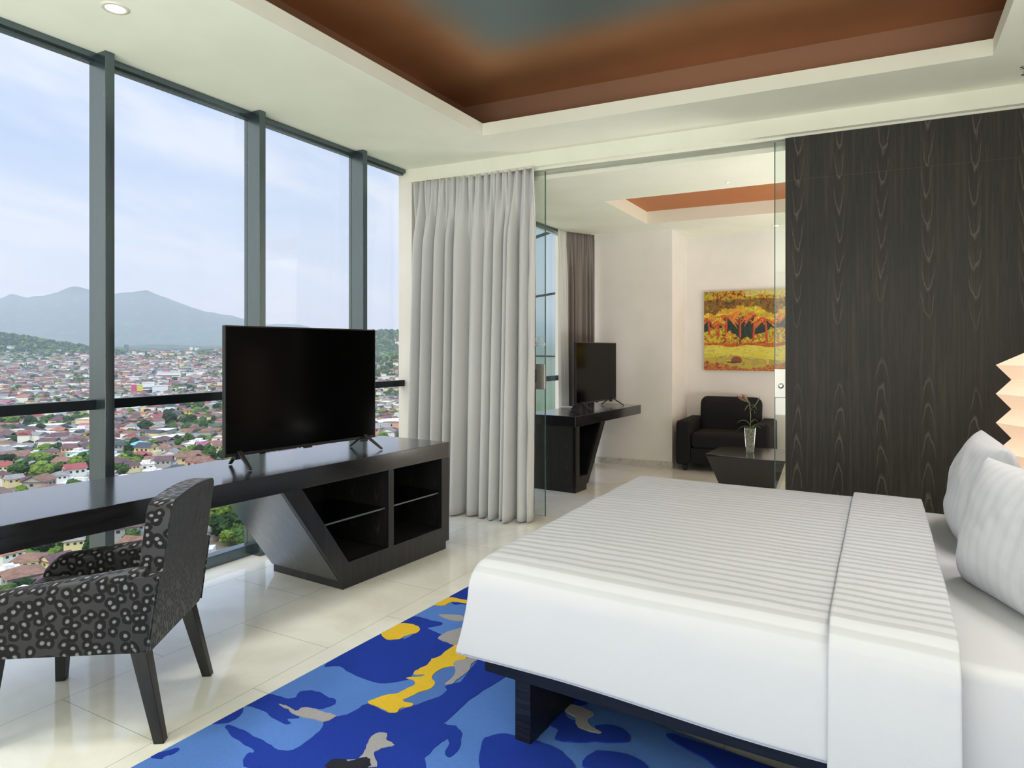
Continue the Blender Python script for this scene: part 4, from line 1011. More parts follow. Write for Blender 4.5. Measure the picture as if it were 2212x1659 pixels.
leaf([(0, 0, .27), (.03, .01, .30), (.06, .02, .23)], .016)
leaf([(0, 0, .29), (-.03, .01, .27), (-.05, .0, .22)], .012)
for (a, b_) in (((-.004, 0, .30), (-.125, 0, .365)), ((-.004, 0, .30), (-.075, -.01, .385))):
    a, b_ = Vector(a), Vector(b_)
    MB().tube([a.lerp(b_, q) for q in (0, .2, .4, .55, .7, .85, 1)], [.004, .005, .011, .016, .016, .010, .002], 10).build('bud', M_bud, fl, smooth=True)

# painting on the far wall
PW, PH = 1.36, .99; nx, nz = 250, 182
rs = np.random.RandomState(5)
def vnoise(nx, nz, cx, cz, seed):
    r = np.random.RandomState(seed).rand(cz+2, cx+2)
    xs = np.linspace(0, cx, nx); zs = np.linspace(0, cz, nz)
    xi = xs.astype(int); zi = zs.astype(int); fx = (xs-xi); fz = (zs-zi)
    fx = fx*fx*(3-2*fx); fz = fz*fz*(3-2*fz)
    a = r[np.ix_(zi, xi)]; b_ = r[np.ix_(zi, xi+1)]; c_ = r[np.ix_(zi+1, xi)]; d = r[np.ix_(zi+1, xi+1)]
    return (a*(1-fx)+b_*fx)*(1-fz)[:, None]+(c_*(1-fx)+d*fx)*fz[:, None]
U, V = np.meshgrid(np.linspace(0, PW/PH, nx), np.linspace(1, 0, nz)[::-1])   # V: 0 bottom .. 1 top
img = np.zeros((nz, nx, 3))
def C3(r, g, b): return np.array(lin(r, g, b)[:3])
n1 = vnoise(nx, nz, 34, 25, 1); n2 = vnoise(nx, nz, 80, 60, 2); n3 = vnoise(nx, nz, 14, 40, 3); n4 = vnoise(nx, nz, 10, 8, 4)
def paint(mask, col): img[mask] = col
def fbm_col(mask, cols, q):
    for i, c_ in enumerate(cols):
        lo, hi = i/len(cols), (i+1)/len(cols); paint(mask & (q >= lo) & (q <= hi+1e-6), C3(*c_))
qq = np.clip((n1*.5+n2*.5-.2)/.6, 0, .999)
fbm_col(V > -1, [(120, 60, 20), (170, 96, 24), (196, 140, 30), (214, 176, 44), (150, 150, 40), (96, 110, 36)], qq)
fbm_col((V > .52) & (V < .86+.05*n4), [(70, 70, 30), (120, 76, 26), (150, 92, 30), (96, 100, 36), (180, 120, 36)], qq)
fbm_col((V > .88+.1*n4) & (U > .5), [(196, 176, 80), (206, 196, 120), (190, 170, 70)], qq)
fbm_col((V < .66+.05*n1) & (V > .38), [(16, 38, 34), (30, 58, 44), (22, 46, 60), (60, 66, 34), (12, 28, 28)], qq)
fbm_col((V < .44+.08*n1+.06*np.sin(U*9)) & (V > .30), [(120, 70, 20), (190, 150, 30), (214, 196, 50), (160, 150, 34), (190, 90, 30)], qq)
fbm_col((V < .335+.025*n1), [(190, 90, 30), (206, 110, 40), (170, 70, 26)], qq)
sand = V < .305+.012*np.sin(U*14)+.01*n3
fbm_col(sand, [(206, 190, 60), (220, 206, 74), (226, 214, 92), (204, 186, 80)], np.clip(n3*.7+n2*.3, 0, .999))
fbm_col(V < .15+.03*np.sin(U*5)+.02*n3, [(150, 150, 90), (196, 176, 70), (180, 160, 80), (214, 196, 90)], np.clip(n3*.6+n1*.4, 0, .999))
fbm_col(V < .055+.035*np.sin(U*6+1.5)+.03*n1, [(170, 100, 50), (206, 140, 60), (190, 90, 40), (140, 80, 50)], qq)
rock = ((U-.40)/.065)**2+((V-.125)/.055)**2 < 1
paint(rock & (V > .105), C3(150, 74, 40)); paint(((U-.37)/.09)**2+((V-.105)/.012)**2 < 1, C3(96, 66, 50))
def trunk(x, b_, t_, lean_, w_=.012):
    for k in range(60):
        s_ = k/59; xx = x+lean_*s_; vv = b_+(t_-b_)*s_
        m_ = (np.abs(U-xx) < w_*(1.2-.4*s_)) & (np.abs(V-vv) < (t_-b_)/58)
        paint(m_, C3(214, 84, 40)); paint(m_ & (U < xx-w_*.3), C3(150, 50, 30))
def crown(x, y, r, seed):
    q = np.random.RandomState(seed)
    for k in list(range(0, 27, 2))+list(range(1, 27, 2)):
        a = -.7+(PI+1.4)*k/26+q.uniform(-.12, .12); rl = r*q.uniform(.75, 1.1)
        hot = a < .0 or a > PI
        cols = [(236, 214, 60), (214, 180, 40), (170, 160, 50), (226, 150, 46)] if not hot else [(214, 104, 44), (230, 150, 50), (180, 70, 36), (220, 120, 50)]; fc = cols[q.randint(4)]
        for s_ in np.linspace(.05, 1, 26):
            xx = x+rl*s_*math.cos(a); vv = y+rl*s_*math.sin(a)*.9-.42*rl*s_*s_
            ww = .0095*math.sin(PI*min(s_*.9+.1, 1))+.003
            m_ = (np.abs(U-xx) < ww) & (np.abs(V-vv) < ww*1.1)
            paint(m_, C3(*(fc if q.rand() < .7 else cols[q.randint(4)])))
for (x, b_, t_, l_, r, s_) in ((.27, .36, .70, .01, .17, 1), (.44, .42, .74, .01, .15, 2), (.60, .38, .72, .015, .17, 3), (.76, .38, .66, -.02, .15, 4), (.07, .44, .66, -.02, .13, 5), (.98, .40, .70, .01, .16, 6), (1.18, .38, .68, -.01, .15, 7), (.18, .44, .62, .0, .09, 8)):
    trunk(x, b_, t_, l_); crown(x+l_, t_, r, s_)
for (x, v_, r, s_) in ((.10, .40, .08, 1), (.32, .43, .06, 2), (.52, .38, .05, 3), (.88, .39, .07, 4)):
    m_ = ((U-x)/r)**2+((V-v_)/(r*.7))**2 < .6+n2*.8
    fbm_col(m_, [(200, 170, 40), (220, 196, 50), (206, 120, 40), (150, 130, 30)], np.clip(n2, 0, .999))
me = bpy.data.meshes.new('canvas')
vs2 = [(PW*i/(nx-1), 0, PH*j/(nz-1)) for j in range(nz) for i in range(nx)]
fs2 = [(j*nx+i, j*nx+i+1, (j+1)*nx+i+1, (j+1)*nx+i) for j in range(nz-1) for i in range(nx-1)]
me.from_pydata(vs2, [], fs2)
ca = me.color_attributes.new('paint', 'FLOAT_COLOR', 'POINT')
ca.data.foreach_set('color', np.concatenate([img, np.ones((nz, nx, 1))], 2).reshape(-1))
M_paint = mat('oil_paint', rough=.45, fn=lambda t, b: (t.put(b.inputs['Base Color'], t.new('ShaderNodeAttribute', _attribute_name='paint').outputs['Color']), t.put(b.inputs['Normal'], t.bump(t.noise(t.obj(), 60.0, 3.0), .3, .003))))
me.materials.append(M_paint)
pa = thing('painting', 'unframed painting of orange palm trees behind a yellow beach on the far wall', 'painting', (-1.975, YB-.035, 1.158), 0)
o = bpy.data.objects.new('painted_surface', me); COL.objects.link(o); o.parent = pa; o.location = (0, -.0005, 0)
MB().box(0, PW, 0, .034, 0, PH).build('canvas', mat('canvas_edge', lin(150, 90, 40), .8), pa)

# ------------------------------------------------------------------ the city below and the mountains beyond
GZ = -60.0
RD = [(math.atan2(-x, y), z) for x, y, z in TAB['R']]        # bearing, ridge height at 9 km
RD.sort()
RA = np.array([a for a, _ in RD]); RZ = np.array([z for _, z in RD], float)
def bearing(x, y): return math.atan2(-x, y)
def px_of(x, y, z):
    s_, c_ = math.sin(YAW), math.cos(YAW); d = -x*s_+y*c_; l = x*c_+y*s_
    if d < 1: return -9999, 0
    return 1106+1450*l/d, 755-1450*(z-1.42)/d
def bump2(x, y, cx, cy, rx, ry, rot=0):
    dx, dy = x-cx, y-cy; c_, s_ = math.cos(rot), math.sin(rot)
    u, v = (dx*c_+dy*s_)/rx, (-dx*s_+dy*c_)/ry
    return math.exp(-(u*u+v*v))
def sstep(a, b, x):
    t_ = min(max((x-a)/(b-a), 0), 1); return t_*t_*(3-2*t_)
def terrain(x, y):
    d = math.hypot(x, y); a = bearing(x, y)
    rz_ = float(np.interp(a, RA, RZ))
    n = noise.fractal(Vector((x/1500, y/1500, .3)), 1.0, 2.0, 5)
    n2 = noise.fractal(Vector((x/160, y/160, 4.3)), 1.0, 2.0, 3)
    z = GZ
    dp = d*max(math.cos(a-YAW), .4)
    k = sstep(5200, 9000, dp)
    z += (rz_-GZ)*k**2.0*(1+(.16*n)*(1-k)*3+.05*noise.fractal(Vector((x/420, y/420, 2.0)), 1.0, 2.0, 4))
    if dp > 9000: z -= (dp-9000)*.25
    z += 62*sstep(3000, 4500, d)*(.5+.9*n)*(1-sstep(6000, 8500, d))
    z += 42*sstep(900, 3200, d)*(1-sstep(5200, 8500, dp))
    z += 80*bump2(x, y, -2520, 1010, 330, 330)                 # green hill on the left
    z += 95*bump2(x, y, -1650, 1990, 520, 420)+40*bump2(x, y, -900, 1180, 200, 330, .6)   # wooded hill on the right
    z += 3.0*n2*sstep(300, 900, d)+2.0*n2*(1-sstep(300, 900, d))*sstep(100, 300, d)*.5
    z += 13*bump2(x, y, -312, 322, 45, 36)                      # grassy bank
    return z
tb_ = MB()
ds = [20, 60, 100, 130, 160, 190, 220, 250, 280, 310, 340, 370, 400, 450, 500, 560, 620, 700, 780, 870, 960, 1060, 1180, 1300, 1450, 1600, 1800, 2000, 2200, 2400, 2650, 2900, 3200, 3500, 3900, 4300, 4700, 5100, 5500, 5900, 6300, 6700, 7100, 7500, 7900, 8300, 8650, 9000, 9350, 9700, 10050, 10400, 10750, 11050, 11350, 11650, 11950, 12300, 12800, 13800]
na = 900
tb_.grid(na, len(ds), lambda u, v: (lambda a, d: (-math.sin(a)*d, math.cos(a)*d, terrain(-math.sin(a)*d, math.cos(a)*d)))(-.1+u*1.6, ds[int(round(v*(len(ds)-1)))]))
def f_land(t, b):
    geo = t.n.new('ShaderNodeNewGeometry').outputs['Position']
    z = t.sep(geo)[2]
    n = t.noise(geo, .012, 6.0, .6); n2 = t.noise(geo, .09, 5.0, .6); n3 = t.noise(geo, .0016, 4.0)
    town = t.mix(t.smooth(n2, .4, .62), lin(150, 146, 132), lin(112, 104, 92))
    green = t.mix(t.smooth(n2, .35, .65), lin(62, 88, 40), lin(96, 124, 54))
    c = t.mix(t.smooth(n, .42, .56), town, green)
    forest = t.mix(t.smooth(n2, .3, .7), lin(34, 54, 36), lin(62, 84, 52))
    forest = t.mix(t.smooth(n, .52, .68, 0, .8), forest, lin(104, 128, 66))
    c = t.mix(t.smooth(z, -14.0, 4.0), c, forest)
    t.put(b.inputs['Base Color'], c)
struct(tb_.build('terrain', mat('town_and_forest_land', rough=.95, spec=.05, fn=f_land), smooth=True, recalc=False))
M_grass = mat('bright_grass', rough=.95, spec=.05, fn=lambda t, b: t.put(b.inputs['Base Color'], t.mix(t.noise(t.obj(), .2, 5.0), lin(112, 150, 44), lin(160, 190, 74))))
# open meadow on the bank near the television
mb = MB()
mc = (-318, 330)
def meadow(u, v):
    a = u*2*PI; r = v*(26+5*math.sin(3*a)); x = mc[0]+r*math.cos(a)*1.2; y = mc[1]+r*math.sin(a)
    return (x, y, terrain(x, y)+.35)
mb.grid(40, 8, meadow, closed_u=True)
tag(mb.build('meadow', M_grass, smooth=True, recalc=False), 'open bright green meadow on the bank beyond the houses, left of the large television', 'field')

ROOF = {'M': ((104, 77, 77), 'maroon'), 'R': ((148, 78, 76), 'red'), 'O': ((168, 106, 80), 'orange'), 'P': ((164, 98, 116), 'pink'), 'K': ((72, 74, 80), 'charcoal'),
        'G': ((138, 134, 128), 'grey'), 'N': ((130, 98, 80), 'brown'), 'B': ((120, 176, 214), 'blue'), 'F': ((222, 220, 212), 'white'), 'T': ((150, 214, 190), 'mint')}
WALL = {'W': ((232, 230, 222), 'white'), 'C': ((224, 208, 160), 'cream'), 'E': ((168, 164, 156), 'grey'), 'Y': ((240, 222, 110), 'yellow'), 'S': ((206, 160, 140), 'salmon'), 'T': ((150, 214, 190), 'mint')}
def f_roof(base):
    def f(t, b):
        o = t.obj(); x, y, z = t.sep(o)
        w_ = t.math('FRACT', t.math('MULTIPLY', z, 3.2))
        rv = t.n.new('ShaderNodeObjectInfo').outputs['Random']
        n = t.noise(o, .55, 4.0, .65); n2 = t.noise(o, 5.0, 2.0)
        d = tuple(q*.5 for q in base[:3])+(1,); l_ = tuple(min(q*1.5+.03, 1) for q in base[:3])+(1,)
        c = t.mix(t.smooth(n, .35, .7), base, d); c = t.mix(t.smooth(n2, .5, .75, 0, .5), c, l_)
        c = t.mix(t.smooth(w_, .8, 1, 0, .4), c, d)
        c = t.mix(t.math('MULTIPLY', rv, .18), c, l_)
        t.put(b.inputs['Base Color'], c)
    return f
M_roof = {k: mat(v[1].replace(' ', '_')+'_roof', rough=.8, spec=.15, fn=f_roof(lin(*v[0]))) for k, v in ROOF.items()}
M_hwall = {k: mat(v[1]+'_house_wall', lin(*v[0]), .9, spec=.1) for k, v in WALL.items()}
M_hwin = mat('house_window_dark', lin(52, 56, 62), .3)
HMESH = {}
def house_parts(kind, r, w, var):
    key = (kind, r, w, var)
    if key in HMESH: return HMESH[key]
    dx, dy, h = [(6, 4.6, 3.3), (5, 5, 6.0), (7, 4.2, 3.4)][var]
    wl, rf = MB(), MB()
    wl.box(-dx, dx, -dy, dy, -3, h)
    if var == 1: wl.box(dx, dx+3, -dy*.6, dy*.7, -3, h*.5)
    if kind == 'flat':
        rf.box(-dx-.3, dx+.3, -dy-.3, dy+.3, h, h+.35); rf.box(-dx*.3, dx*.5, -dy*.5, dy*.3, h+.35, h+2.2)
    elif kind == 'hip':
        e = .9; t_ = 2.3; a = dx+e; b_ = dy+e; q = max(a-b_, .1)
        rf.add([(-a, -b_, h-.1), (a, -b_, h-.1), (a, b_, h-.1), (-a, b_, h-.1), (-q, 0, h+t_), (q, 0, h+t_)], [(0, 1, 5, 4), (1, 2, 5), (2, 3, 4, 5), (3, 0, 4), (3, 2, 1, 0)])
        if var != 1: rf.add([(-dx*.2, -b_-3, h-.3), (dx*.7, -b_-3, h-.3), (dx*.25, -b_-3.0, h+1.5), (dx*.25, 0, h+1.5), (-dx*.2, 0, h-.3), (dx*.7, 0, h-.3)], [(0, 2, 3, 4), (1, 5, 3, 2)]); wl.box(-dx*.1, dx*.6, -dy-2.6, -dy, -3, h-.3)
    else:
        e = .7; t_ = 2.4; a = dx+e; b_ = dy+e
        rf.add([(-a, -b_, h-.2), (a, -b_, h-.2), (a, b_, h-.2), (-a, b_, h-.2), (-a, 0, h+t_), (a, 0, h+t_)], [(0, 1, 5, 4), (2, 3, 4, 5), (3, 2, 1, 0)])
        wl.add([(-dx, -dy, h), (-dx, dy, h), (-dx, 0, h+t_-.25), (dx, -dy, h), (dx, dy, h), (dx, 0, h+t_-.25)], [(0, 2, 1), (3, 4, 5)])
        if var == 2: rf.box(-dx, -dx*.1, -dy-3.2, -dy, h-.9, h-.75)
    wins = []
    for (x, zz) in ((-dx*.6, h-1.7), (dx*.05, h-1.7), (dx*.62, h-1.7)): wins.append((x, -dy-.05, zz, 0))
    wins.append((dx+.05, dy*.1, h-1.7, 1)); wins.append((-dx-.05, dy*.1, h-1.7, 1))
    HMESH[key] = (wl.mesh('wall', M_hwall[w], recalc=True), rf.mesh('roof', M_roof[r], recalc=False), wins)
    return HMESH[key]
WINM = [MB().box(-.7, .7, -.06, .06, -.6, .6).mesh('window', M_hwin), MB().box(-.06, .06, -.7, .7, -.6, .6).mesh('window', M_hwin)]
SMALL = {}
def small_mesh(kind, r, w, var):
    key = (kind, r, w, var)
    if key not in SMALL:
        wl, rf, wins = house_parts(*key)
        mb = MB(); mb.add([v.co for v in wl.vertices], [tuple(p.vertices) for p in wl.polygons], 0); mb.add([v.co for v in rf.vertices], [tuple(p.vertices) for p in rf.polygons], 1)
        for (x, y, z, ax) in wins:
            mb.box(*( (x-.7, x+.7, y-.06, y+.06, z-.6, z+.6) if ax == 0 else (x-.06, x+.06, y-.7, y+.7, z-.6, z+.6)), 2)
        SMALL[key] = mb.mesh('house', [M_hwall[w], M_roof[r], M_hwin], recalc=False)
    return SMALL[key]
def zone(x, y, z):
    px, py = px_of(x, y, z)
    pane = ('leftmost pane' if px < 221 else 'second pane' if px < 552 else 'third pane' if px < 776 else 'rightmost pane')
    if py > 1141-.194*px+60: band = 'below desk'
    elif py > 875-.053*px+18: band = 'above desk'
    else: band = 'above transom'
    return pane, band
hinfo = []; CNT = {}
def add_house(x, y, s_, kind, r, w, var, rz_, parts):
    z = terrain(x, y)
    pane, band = zone(x, y, z+3)
    near = min(((math.hypot(a-x, b_-y), c_) for a, b_, c_ in hinfo), default=(0, 'grey'))[1] if hinfo else 'brown'
    lab = '%s %s %s-roofed %s house by %s roofed one, %s %s' % ('small' if s_ < .78 else 'large', ROOF[r][1].replace('flat white', 'white'), kind, WALL[w][1], near, band, pane)
    hinfo.append((x, y, ROOF[r][1].replace('flat white', 'white')))
    if parts:
        root = bpy.data.objects.new('house', None); COL.objects.link(root); root.location = (x, y, z); root.rotation_euler.z = rz_; root.scale = (s_, s_, s_)
        wl, rf, wins = house_parts(kind, r, w, var)
        for nm, me_ in (('wall', wl), ('roof', rf)):
            o_ = bpy.data.objects.new(nm, me_); COL.objects.link(o_); o_.parent = root
        for (wx, wy, wz, ax) in wins:
            o_ = bpy.data.objects.new('window', WINM[ax]); COL.objects.link(o_); o_.parent = root; o_.location = (wx, wy, wz)
    else:
        root = bpy.data.objects.new('house', small_mesh(kind, r, w, var)); COL.objects.link(root); root.location = (x, y, z); root.rotation_euler.z = rz_; root.scale = (s_, s_, s_)
    tag(root, lab, 'house', 'houses of the town below the window'); CNT.setdefault(lab, []).append(root)
random.seed(21)
placed = []; nh = 0
def free(x, y, r):
    for (a, b_, q) in placed:
        if abs(a-x) < q+r and abs(b_-y) < q+r and math.hypot(a-x, b_-y) < q+r: return False
    return True
for (x, y, wd, r, w) in TAB['H']:
    kind = 'flat' if r == 'F' else random.choice(('hip', 'hip', 'gable')); var = random.choice((0, 0, 2)) if wd > 11 else 1
    s_ = wd/(11.5 if var == 1 else 14)
    rz_ = bearing(x, y)*1.0+random.uniform(-.5, .5)
    add_house(x, y, min(max(s_, .55), 1.5), kind, r, w, var, rz_, True); placed.append((x, y, wd*.42)); nh += 1
for (x, y, r) in TAB['T']: placed.append((x, y, r*.8))
placed.append((mc[0], mc[1], 30))
# further houses, packed outward from the tower
RR = 'MMMMMRNNNNNGGGGGGGKKKPFFFFFOBR'; WW = 'WWWWCCEEESYT'
FARH = MB(); nfar = 0
fmat = [M_hwall[k] for k in 'WCES']+[M_roof[k] for k in 'MRONGKFP']
d = 150.0
cells = []
while d < 3300:
    step = 10.0*(1 if d < 500 else 1+.9*(d-500)/2400)
    a0, a1 = bearing(*[-1.03, .40]), bearing(-.70, 1.0)
    n_ = int((a0-a1)*d/step)
    for k in range(n_):
        a = a1+(a0-a1)*(k+random.uniform(.1, .9))/n_; dd = d+random.uniform(-.3, .3)*step
        cells.append((dd, a))
    d += step*(1 if d < 600 else 1.25)
def hill(x, y): return 80*bump2(x, y, -2520, 1010, 330, 330)+95*bump2(x, y, -1650, 1990, 520, 420)+40*bump2(x, y, -900, 1180, 200, 330, .6)
def density(x, y, dd):
    g = noise.fractal(Vector((x/130, y/130, 9.1)), 1.0, 2.0, 3)
    p = .95 if g < .12 else .25
    z = hill(x, y)
    if z > 12: p *= .04 if z > 30 else .25
    if dd > 2300: p *= .6
    return p
for dd, a in cells:
    x, y = -math.sin(a)*dd, math.cos(a)*dd
    p_ = density(x, y, dd)
    if random.random() > p_: continue
    r, w = random.choice(RR), random.choice(WW)
    if nh < 300:
        if not free(x, y, 4.6): continue
        kind = 'flat' if r == 'F' else random.choice(('hip', 'gable', 'gable')); var = random.choice((0, 1, 2))
        add_house(x, y, random.uniform(.62, .95), kind, r, w, var, random.choice((0, PI/2))+.5+random.uniform(-.3, .3), nh < 110)
        placed.append((x, y, 4.6)); nh += 1
    else:
        if dd < 600 and not free(x, y, 3): continue
        z = terrain(x, y); s_ = random.uniform(.55, .92)*(1+.5*max(0, dd-800)/1500); rz_ = random.choice((0, PI/2))+.5+random.uniform(-.3, .3)
        dx, dy, h = random.uniform(4.5, 7)*s_, random.uniform(3.8, 5)*s_, random.choice((3.4, 3.4, 6.2))*s_
        if random.random() < .03: dx *= 2.2; dy *= 1.6; r = 'F'; h *= 1.5
        c_, s2 = math.cos(rz_), math.sin(rz_)
        P = lambda u, v, zz: (x+u*c_-v*s2, y+u*s2+v*c_, z+zz)
        wi = 'WCES'.find(w) if w in 'WCES' else 0; ri = 4+('MRONGKFP'.find(r) if r in 'MRONGKFP' else 0)
        FARH.add([P(-dx, -dy, -2), P(dx, -dy, -2), P(dx, dy, -2), P(-dx, dy, -2), P(-dx, -dy, h), P(dx, -dy, h), P(dx, dy, h), P(-dx, dy, h)], [(0, 1, 5, 4), (1, 2, 6, 5), (2, 3, 7, 6), (3, 0, 4, 7)], wi)
        t_ = .2 if r == 'F' else 2.3*s_; e = 1.1; q = dx-dy if random.random() < .5 else dx*e
        q = max(q, .2)
        FARH.add([P(-dx*e, -dy*e, h), P(dx*e, -dy*e, h), P(dx*e, dy*e, h), P(-dx*e, dy*e, h), P(-q, 0, h+t_), P(q, 0, h+t_)], [(0, 1, 5, 4), (1, 2, 5), (2, 3, 4, 5), (3, 0, 4)], ri)
        nfar += 1
print('houses', nh, 'far', nfar)
tag(FARH.build('distant_houses', fmat, recalc=False), 'thousands of tiny distant houses of the town spreading towards the mountains', 'town', kind='stuff')
# a few taller blocks out in the town
def block(x, y, w_, d_, h, col, label, floors=0):
    z = terrain(x, y)
    root = thing('building', label, 'building', (x, y, z), bearing(x, y))
    MB().box(-w_/2, w_/2, -d_/2, d_/2, -5, h).build('wall', mat('block_wall', lin(*col), .85), root)
    MB().box(-w_/2-.4, w_/2+.4, -d_/2-.4, d_/2+.4, h, h+.8).build('roof', M_roof['F'], root)
    for k in range(floors):
        MB().box(-w_/2*.92, w_/2*.92, -d_/2-.08, -d_/2+.05, 2.0+k*3.4, 3.6+k*3.4).build('window_band', M_hwin, root)
def at_ground(px, d):
    a = YAW-math.atan((px-1106)/1450); D_ = d/math.cos(math.atan((px-1106)/1450)); return -math.sin(a)*D_, math.cos(a)*D_
for px, d_, w_, h, col, lab, fl_ in (
    (191, 3200, 22, 42, (196, 196, 192), 'pale slab tower block rising at the edge of the town beside the first mullion', 8),
    (148, 3000, 52, 26, (236, 232, 214), 'broad cream building on the skyline of the town left of the first mullion', 3),
    (177, 2950, 56, 13, (240, 236, 224), 'long low cream building next to the broad cream one on the town skyline', 2),
    (273, 2500, 15, 28, (88, 100, 112), 'narrow dark grey tower in the town right of the first mullion', 3),
    (413, 3000, 12, 26, (226, 224, 220), 'white twin block near the television at the edge of town', 3),
    (425, 3000, 18, 22, (214, 210, 206), 'lower white block beside the twin block at the edge of town', 3),
    (365, 1300, 40, 12, (232, 232, 230), 'long white building with arcade of windows in mid town', 2),
    (420, 1350, 30, 9, (236, 236, 236), 'white flat roofed hall in mid town left of the television', 0),
    (292, 900, 9, 13, (206, 70, 140), 'bright magenta cube building in mid town', 0),
    (302, 896, 7, 13, (200, 206, 60), 'bright lime building beside the magenta one in mid town', 0),
    (320, 930, 15, 13, (226, 230, 232), 'white round cornered building right of the lime one in mid town', 2),
    (346, 925, 19, 10, (214, 222, 228), 'pale blue grey warehouse in mid town', 0)):
    x, y = at_ground(px, d_); block(x, y, w_, w_*.6, h, col, lab, fl_)

# trees
def f_leafy(c1, c2, c3):
    def f(t, b):
        o = t.obj(); n = t.noise(o, 3.4, 5.0, .7); n2 = t.noise(o, .9, 3.0)
        rv = t.n.new('ShaderNodeObjectInfo').outputs['Random']
        c = t.mix(t.smooth(n, .36, .62), lin(*c1), lin(*c2)); c = t.mix(t.smooth(n2, .45, .7), c, lin(*c3)); c = t.mix(t.math('MULTIPLY', rv, .35), c, lin(*c3))
        t.put(b.inputs['Base Color'], c); t.put(b.inputs['Normal'], t.bump(n, 1.0, .6))
    return f
M_tree = {'dark green': mat('dark_green_foliage', rough=.9, spec=.05, fn=f_leafy((24, 38, 25), (48, 68, 40), (62, 84, 48))),
          'mid green': mat('mid_green_foliage', rough=.9, spec=.05, fn=f_leafy((38, 58, 30), (70, 94, 46), (88, 112, 56))),
          'bright yellow green': mat('bright_green_foliage', rough=.9, spec=.05, fn=f_leafy((66, 88, 34), (112, 136, 56), (134, 154, 74)))}
M_trunk = mat('tree_trunk', lin(84, 74, 62), .9)
def crown_mesh(m_, seed):
    random.seed(seed); bm = bmesh.new()
    for k in range(11):
        a = random.random()*2*PI; r = random.uniform(0, .62) if k else 0
        c_ = Vector((r*math.cos(a), r*math.sin(a), random.uniform(.75, 1.25)+(.12 if k == 0 else 0)))
        rad = random.uniform(.34, .52)
        q = bmesh.ops.create_icosphere(bm, subdivisions=3, radius=rad)
        for v in q['verts']:
            n = noise.fractal(v.co*4.2+Vector((seed, k, 0)), 1.0, 2.0, 4); v.co = v.co*(1+.45*n); v.co.z *= .82; v.co += c_
    me = bpy.data.meshes.new('crown'); bm.to_mesh(me); bm.free(); me.materials.append(m_); return me
CR = {k: [crown_mesh(m_, i*7+j) for j in range(3)] for i, (k, m_) in enumerate(M_tree.items())}
TR = MB().tube([(0, 0, -.4), (.02, 0, .4), (0, .02, .9)], [.09, .07, .05], 8).mesh('trunk', M_trunk)
def add_tree(x, y, r, col):
    z = terrain(x, y); pane, band = zone(x, y, z+3)
    near = min((math.hypot(a-x, b_-y), c_) for a, b_, c_ in hinfo)[1]
    lab = '%s %s tree beside %s roofed house, %s %s' % ('small' if r < 2.4 else 'large' if r > 4.6 else 'midsize', col.replace('bright ', ''), near, band, pane)
    root = bpy.data.objects.new('tree', None); COL.objects.link(root); root.location = (x, y, z-.2); root.scale = (r, r, r*random.uniform(.9, 1.2)); root.rotation_euler.z = random.random()*6
    for nm, me_ in (('crown', random.choice(CR[col])), ('trunk', TR)):
        o_ = bpy.data.objects.new(nm, me_); COL.objects.link(o_); o_.parent = root
    tag(root, lab, 'tree', 'trees among the town houses'); CNT.setdefault(lab, []).append(root)
random.seed(33); ntree = 0
cols = list(M_tree)
for (x, y, r) in TAB['T']:
    add_tree(x, y, r*.8, random.choice(cols)); ntree += 1
    for k in range(2):
        add_tree(x+random.uniform(-1, 1)*r, y+random.uniform(-1, 1)*r, r*random.uniform(.4, .65), random.choice(cols)); ntree += 1
tries = 0
while ntree < 300 and tries < 20000:
    tries += 1
    dd = 160+random.random()**.8*330; a = random.uniform(bearing(-.72, 1.0), bearing(-1.03, .40)); x, y = -math.sin(a)*dd, math.cos(a)*dd
    r = random.uniform(1.6, 4.2)
    if not free(x, y, r*.7): continue
    if density(x, y, dd) > .5 and random.random() < .35: continue
    add_tree(x, y, r, random.choice(cols)); ntree += 1; placed.append((x, y, r*.5))
for lab, rs_ in CNT.items():
    n_ = len(rs_)
    if n_ < 2 or n_ > 9: continue
    rs_.sort(key=lambda o: px_of(o.location.x, o.location.y, o.location.z)[0])
    od = ['', 'second from left', 'third from left', 'fourth from left', 'fifth from left', 'sixth from left', 'seventh from left', 'eighth from left', 'ninth from left']
    for i, o in enumerate(rs_): o['label'] = lab+' '+('leftmost' if i == 0 else 'rightmost' if i == n_-1 else od[i])
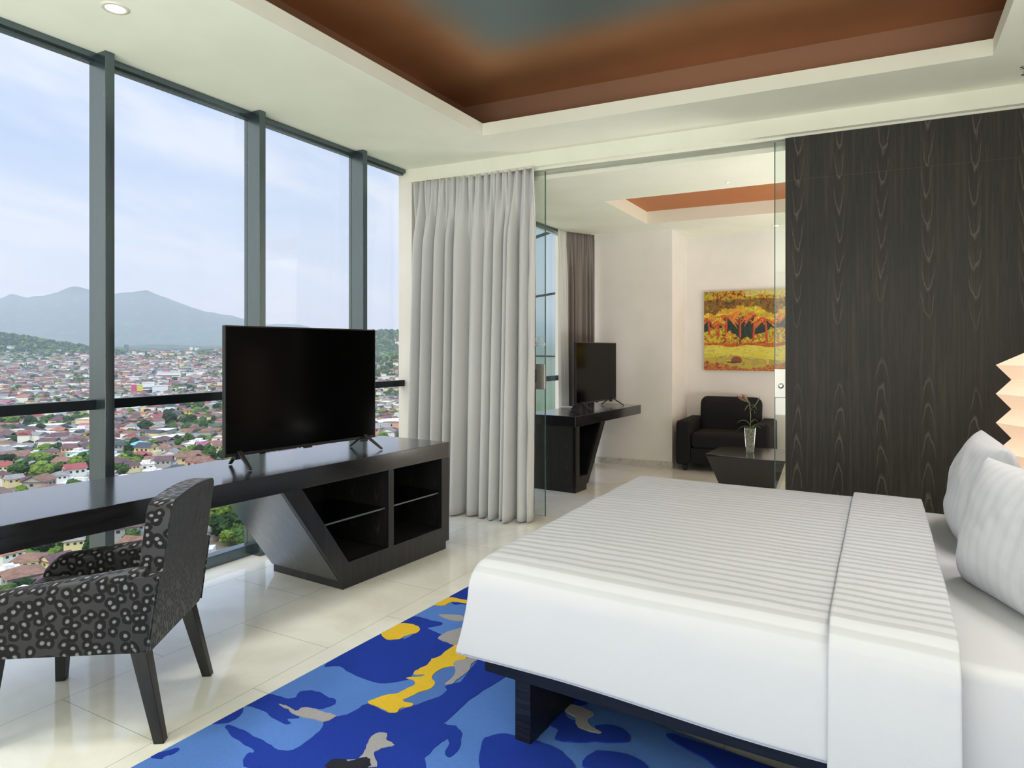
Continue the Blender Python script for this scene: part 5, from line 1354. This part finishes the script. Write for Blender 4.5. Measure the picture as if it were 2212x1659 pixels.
# distant woodland: uncountable
bm = bmesh.new(); q = bmesh.ops.create_icosphere(bm, subdivisions=1, radius=1.0)
icv = [v.co.copy() for v in bm.verts]; icf = [tuple(v.index for v in f.verts) for f in bm.faces]; bm.free()
WD = MB(); random.seed(44); nw = 0
for k in range(26000):
    dd = 470+random.random()**1.3*3200; a = random.uniform(bearing(-.62, 1.0), bearing(-1.03, .40)); x, y = -math.sin(a)*dd, math.cos(a)*dd
    g = noise.fractal(Vector((x/130, y/130, 9.1)), 1.0, 2.0, 3); z = terrain(x, y)
    wood = hill(x, y) > 12 or dd > 2900
    if not wood and random.random() < (.89 if g < .10 else .45): continue
    s_ = random.uniform(2.2, 4.6)*(1+.7*max(0, dd-900)/2000)*(.95 if wood else .85)
    j = random.uniform(.7, 1.3)
    WD.add([(x+v.x*s_*random.uniform(.8, 1.2), y+v.y*s_*random.uniform(.8, 1.2), z+s_*.6+v.z*s_*.8*j) for v in icv], icf, random.choice((0, 0, 0, 1, 1, 1, 2))); nw += 1
print('woods', nw)
tag(WD.build('distant_woodland', [M_tree[k] for k in cols], smooth=True, recalc=False), 'distant scattered tree cover between the far houses and on the hills', 'trees', kind='stuff')

# glazed wing of the tower seen through the living area window
M_fac = mat('grey_green_facade_glass', lin(205, 216, 216), .10, .85, .8)
wing = thing('tower_wing', 'glazed wing of the same tower seen through the living area window', 'building', (-5.6, 12.4, 0), 0)
A, B = Vector((-4.4, 11.2)), Vector((-12.5, 17.5)); dv_ = (B-A); Lw = dv_.length; wing.rotation_euler.z = math.atan2(dv_.y, dv_.x); wing.location = (A.x, A.y, 0)
MB().box(-.5, Lw, -.3, -.05, -60, 16).build('glass_skin', M_fac, wing)
for k in range(-6, 12): MB().box(-.5, Lw, -.02, 0.0, k*1.28-.015, k*1.28+.015).build('floor_joint', M_darkmetal, wing)
for k in range(6): MB().box(k*1.5-.012, k*1.5+.012, -.02, .0, -60, 16).build('vertical_joint', M_darkmetal, wing)

# ------------------------------------------------------------------ morning haze over the valley
if HAZE > 0:
    m = bpy.data.materials.new('valley_haze'); m.use_nodes = True; t = NT(m.node_tree)
    for nd in list(t.n): t.n.remove(nd)
    vsn = t.new('ShaderNodeVolumeScatter', Color=(.80, .92, 1.0, 1), Density=HAZE, Anisotropy=0.0)
    out = t.n.new('ShaderNodeOutputMaterial'); t.l.new(vsn.outputs[0], out.inputs[1])
    hz = MB().box(-14000, -110, 30, 14000, -80, 650).build('valley_haze', m)
    tag(hz, 'pale blue haze lying over the town and in front of the mountains', 'haze', kind='stuff')
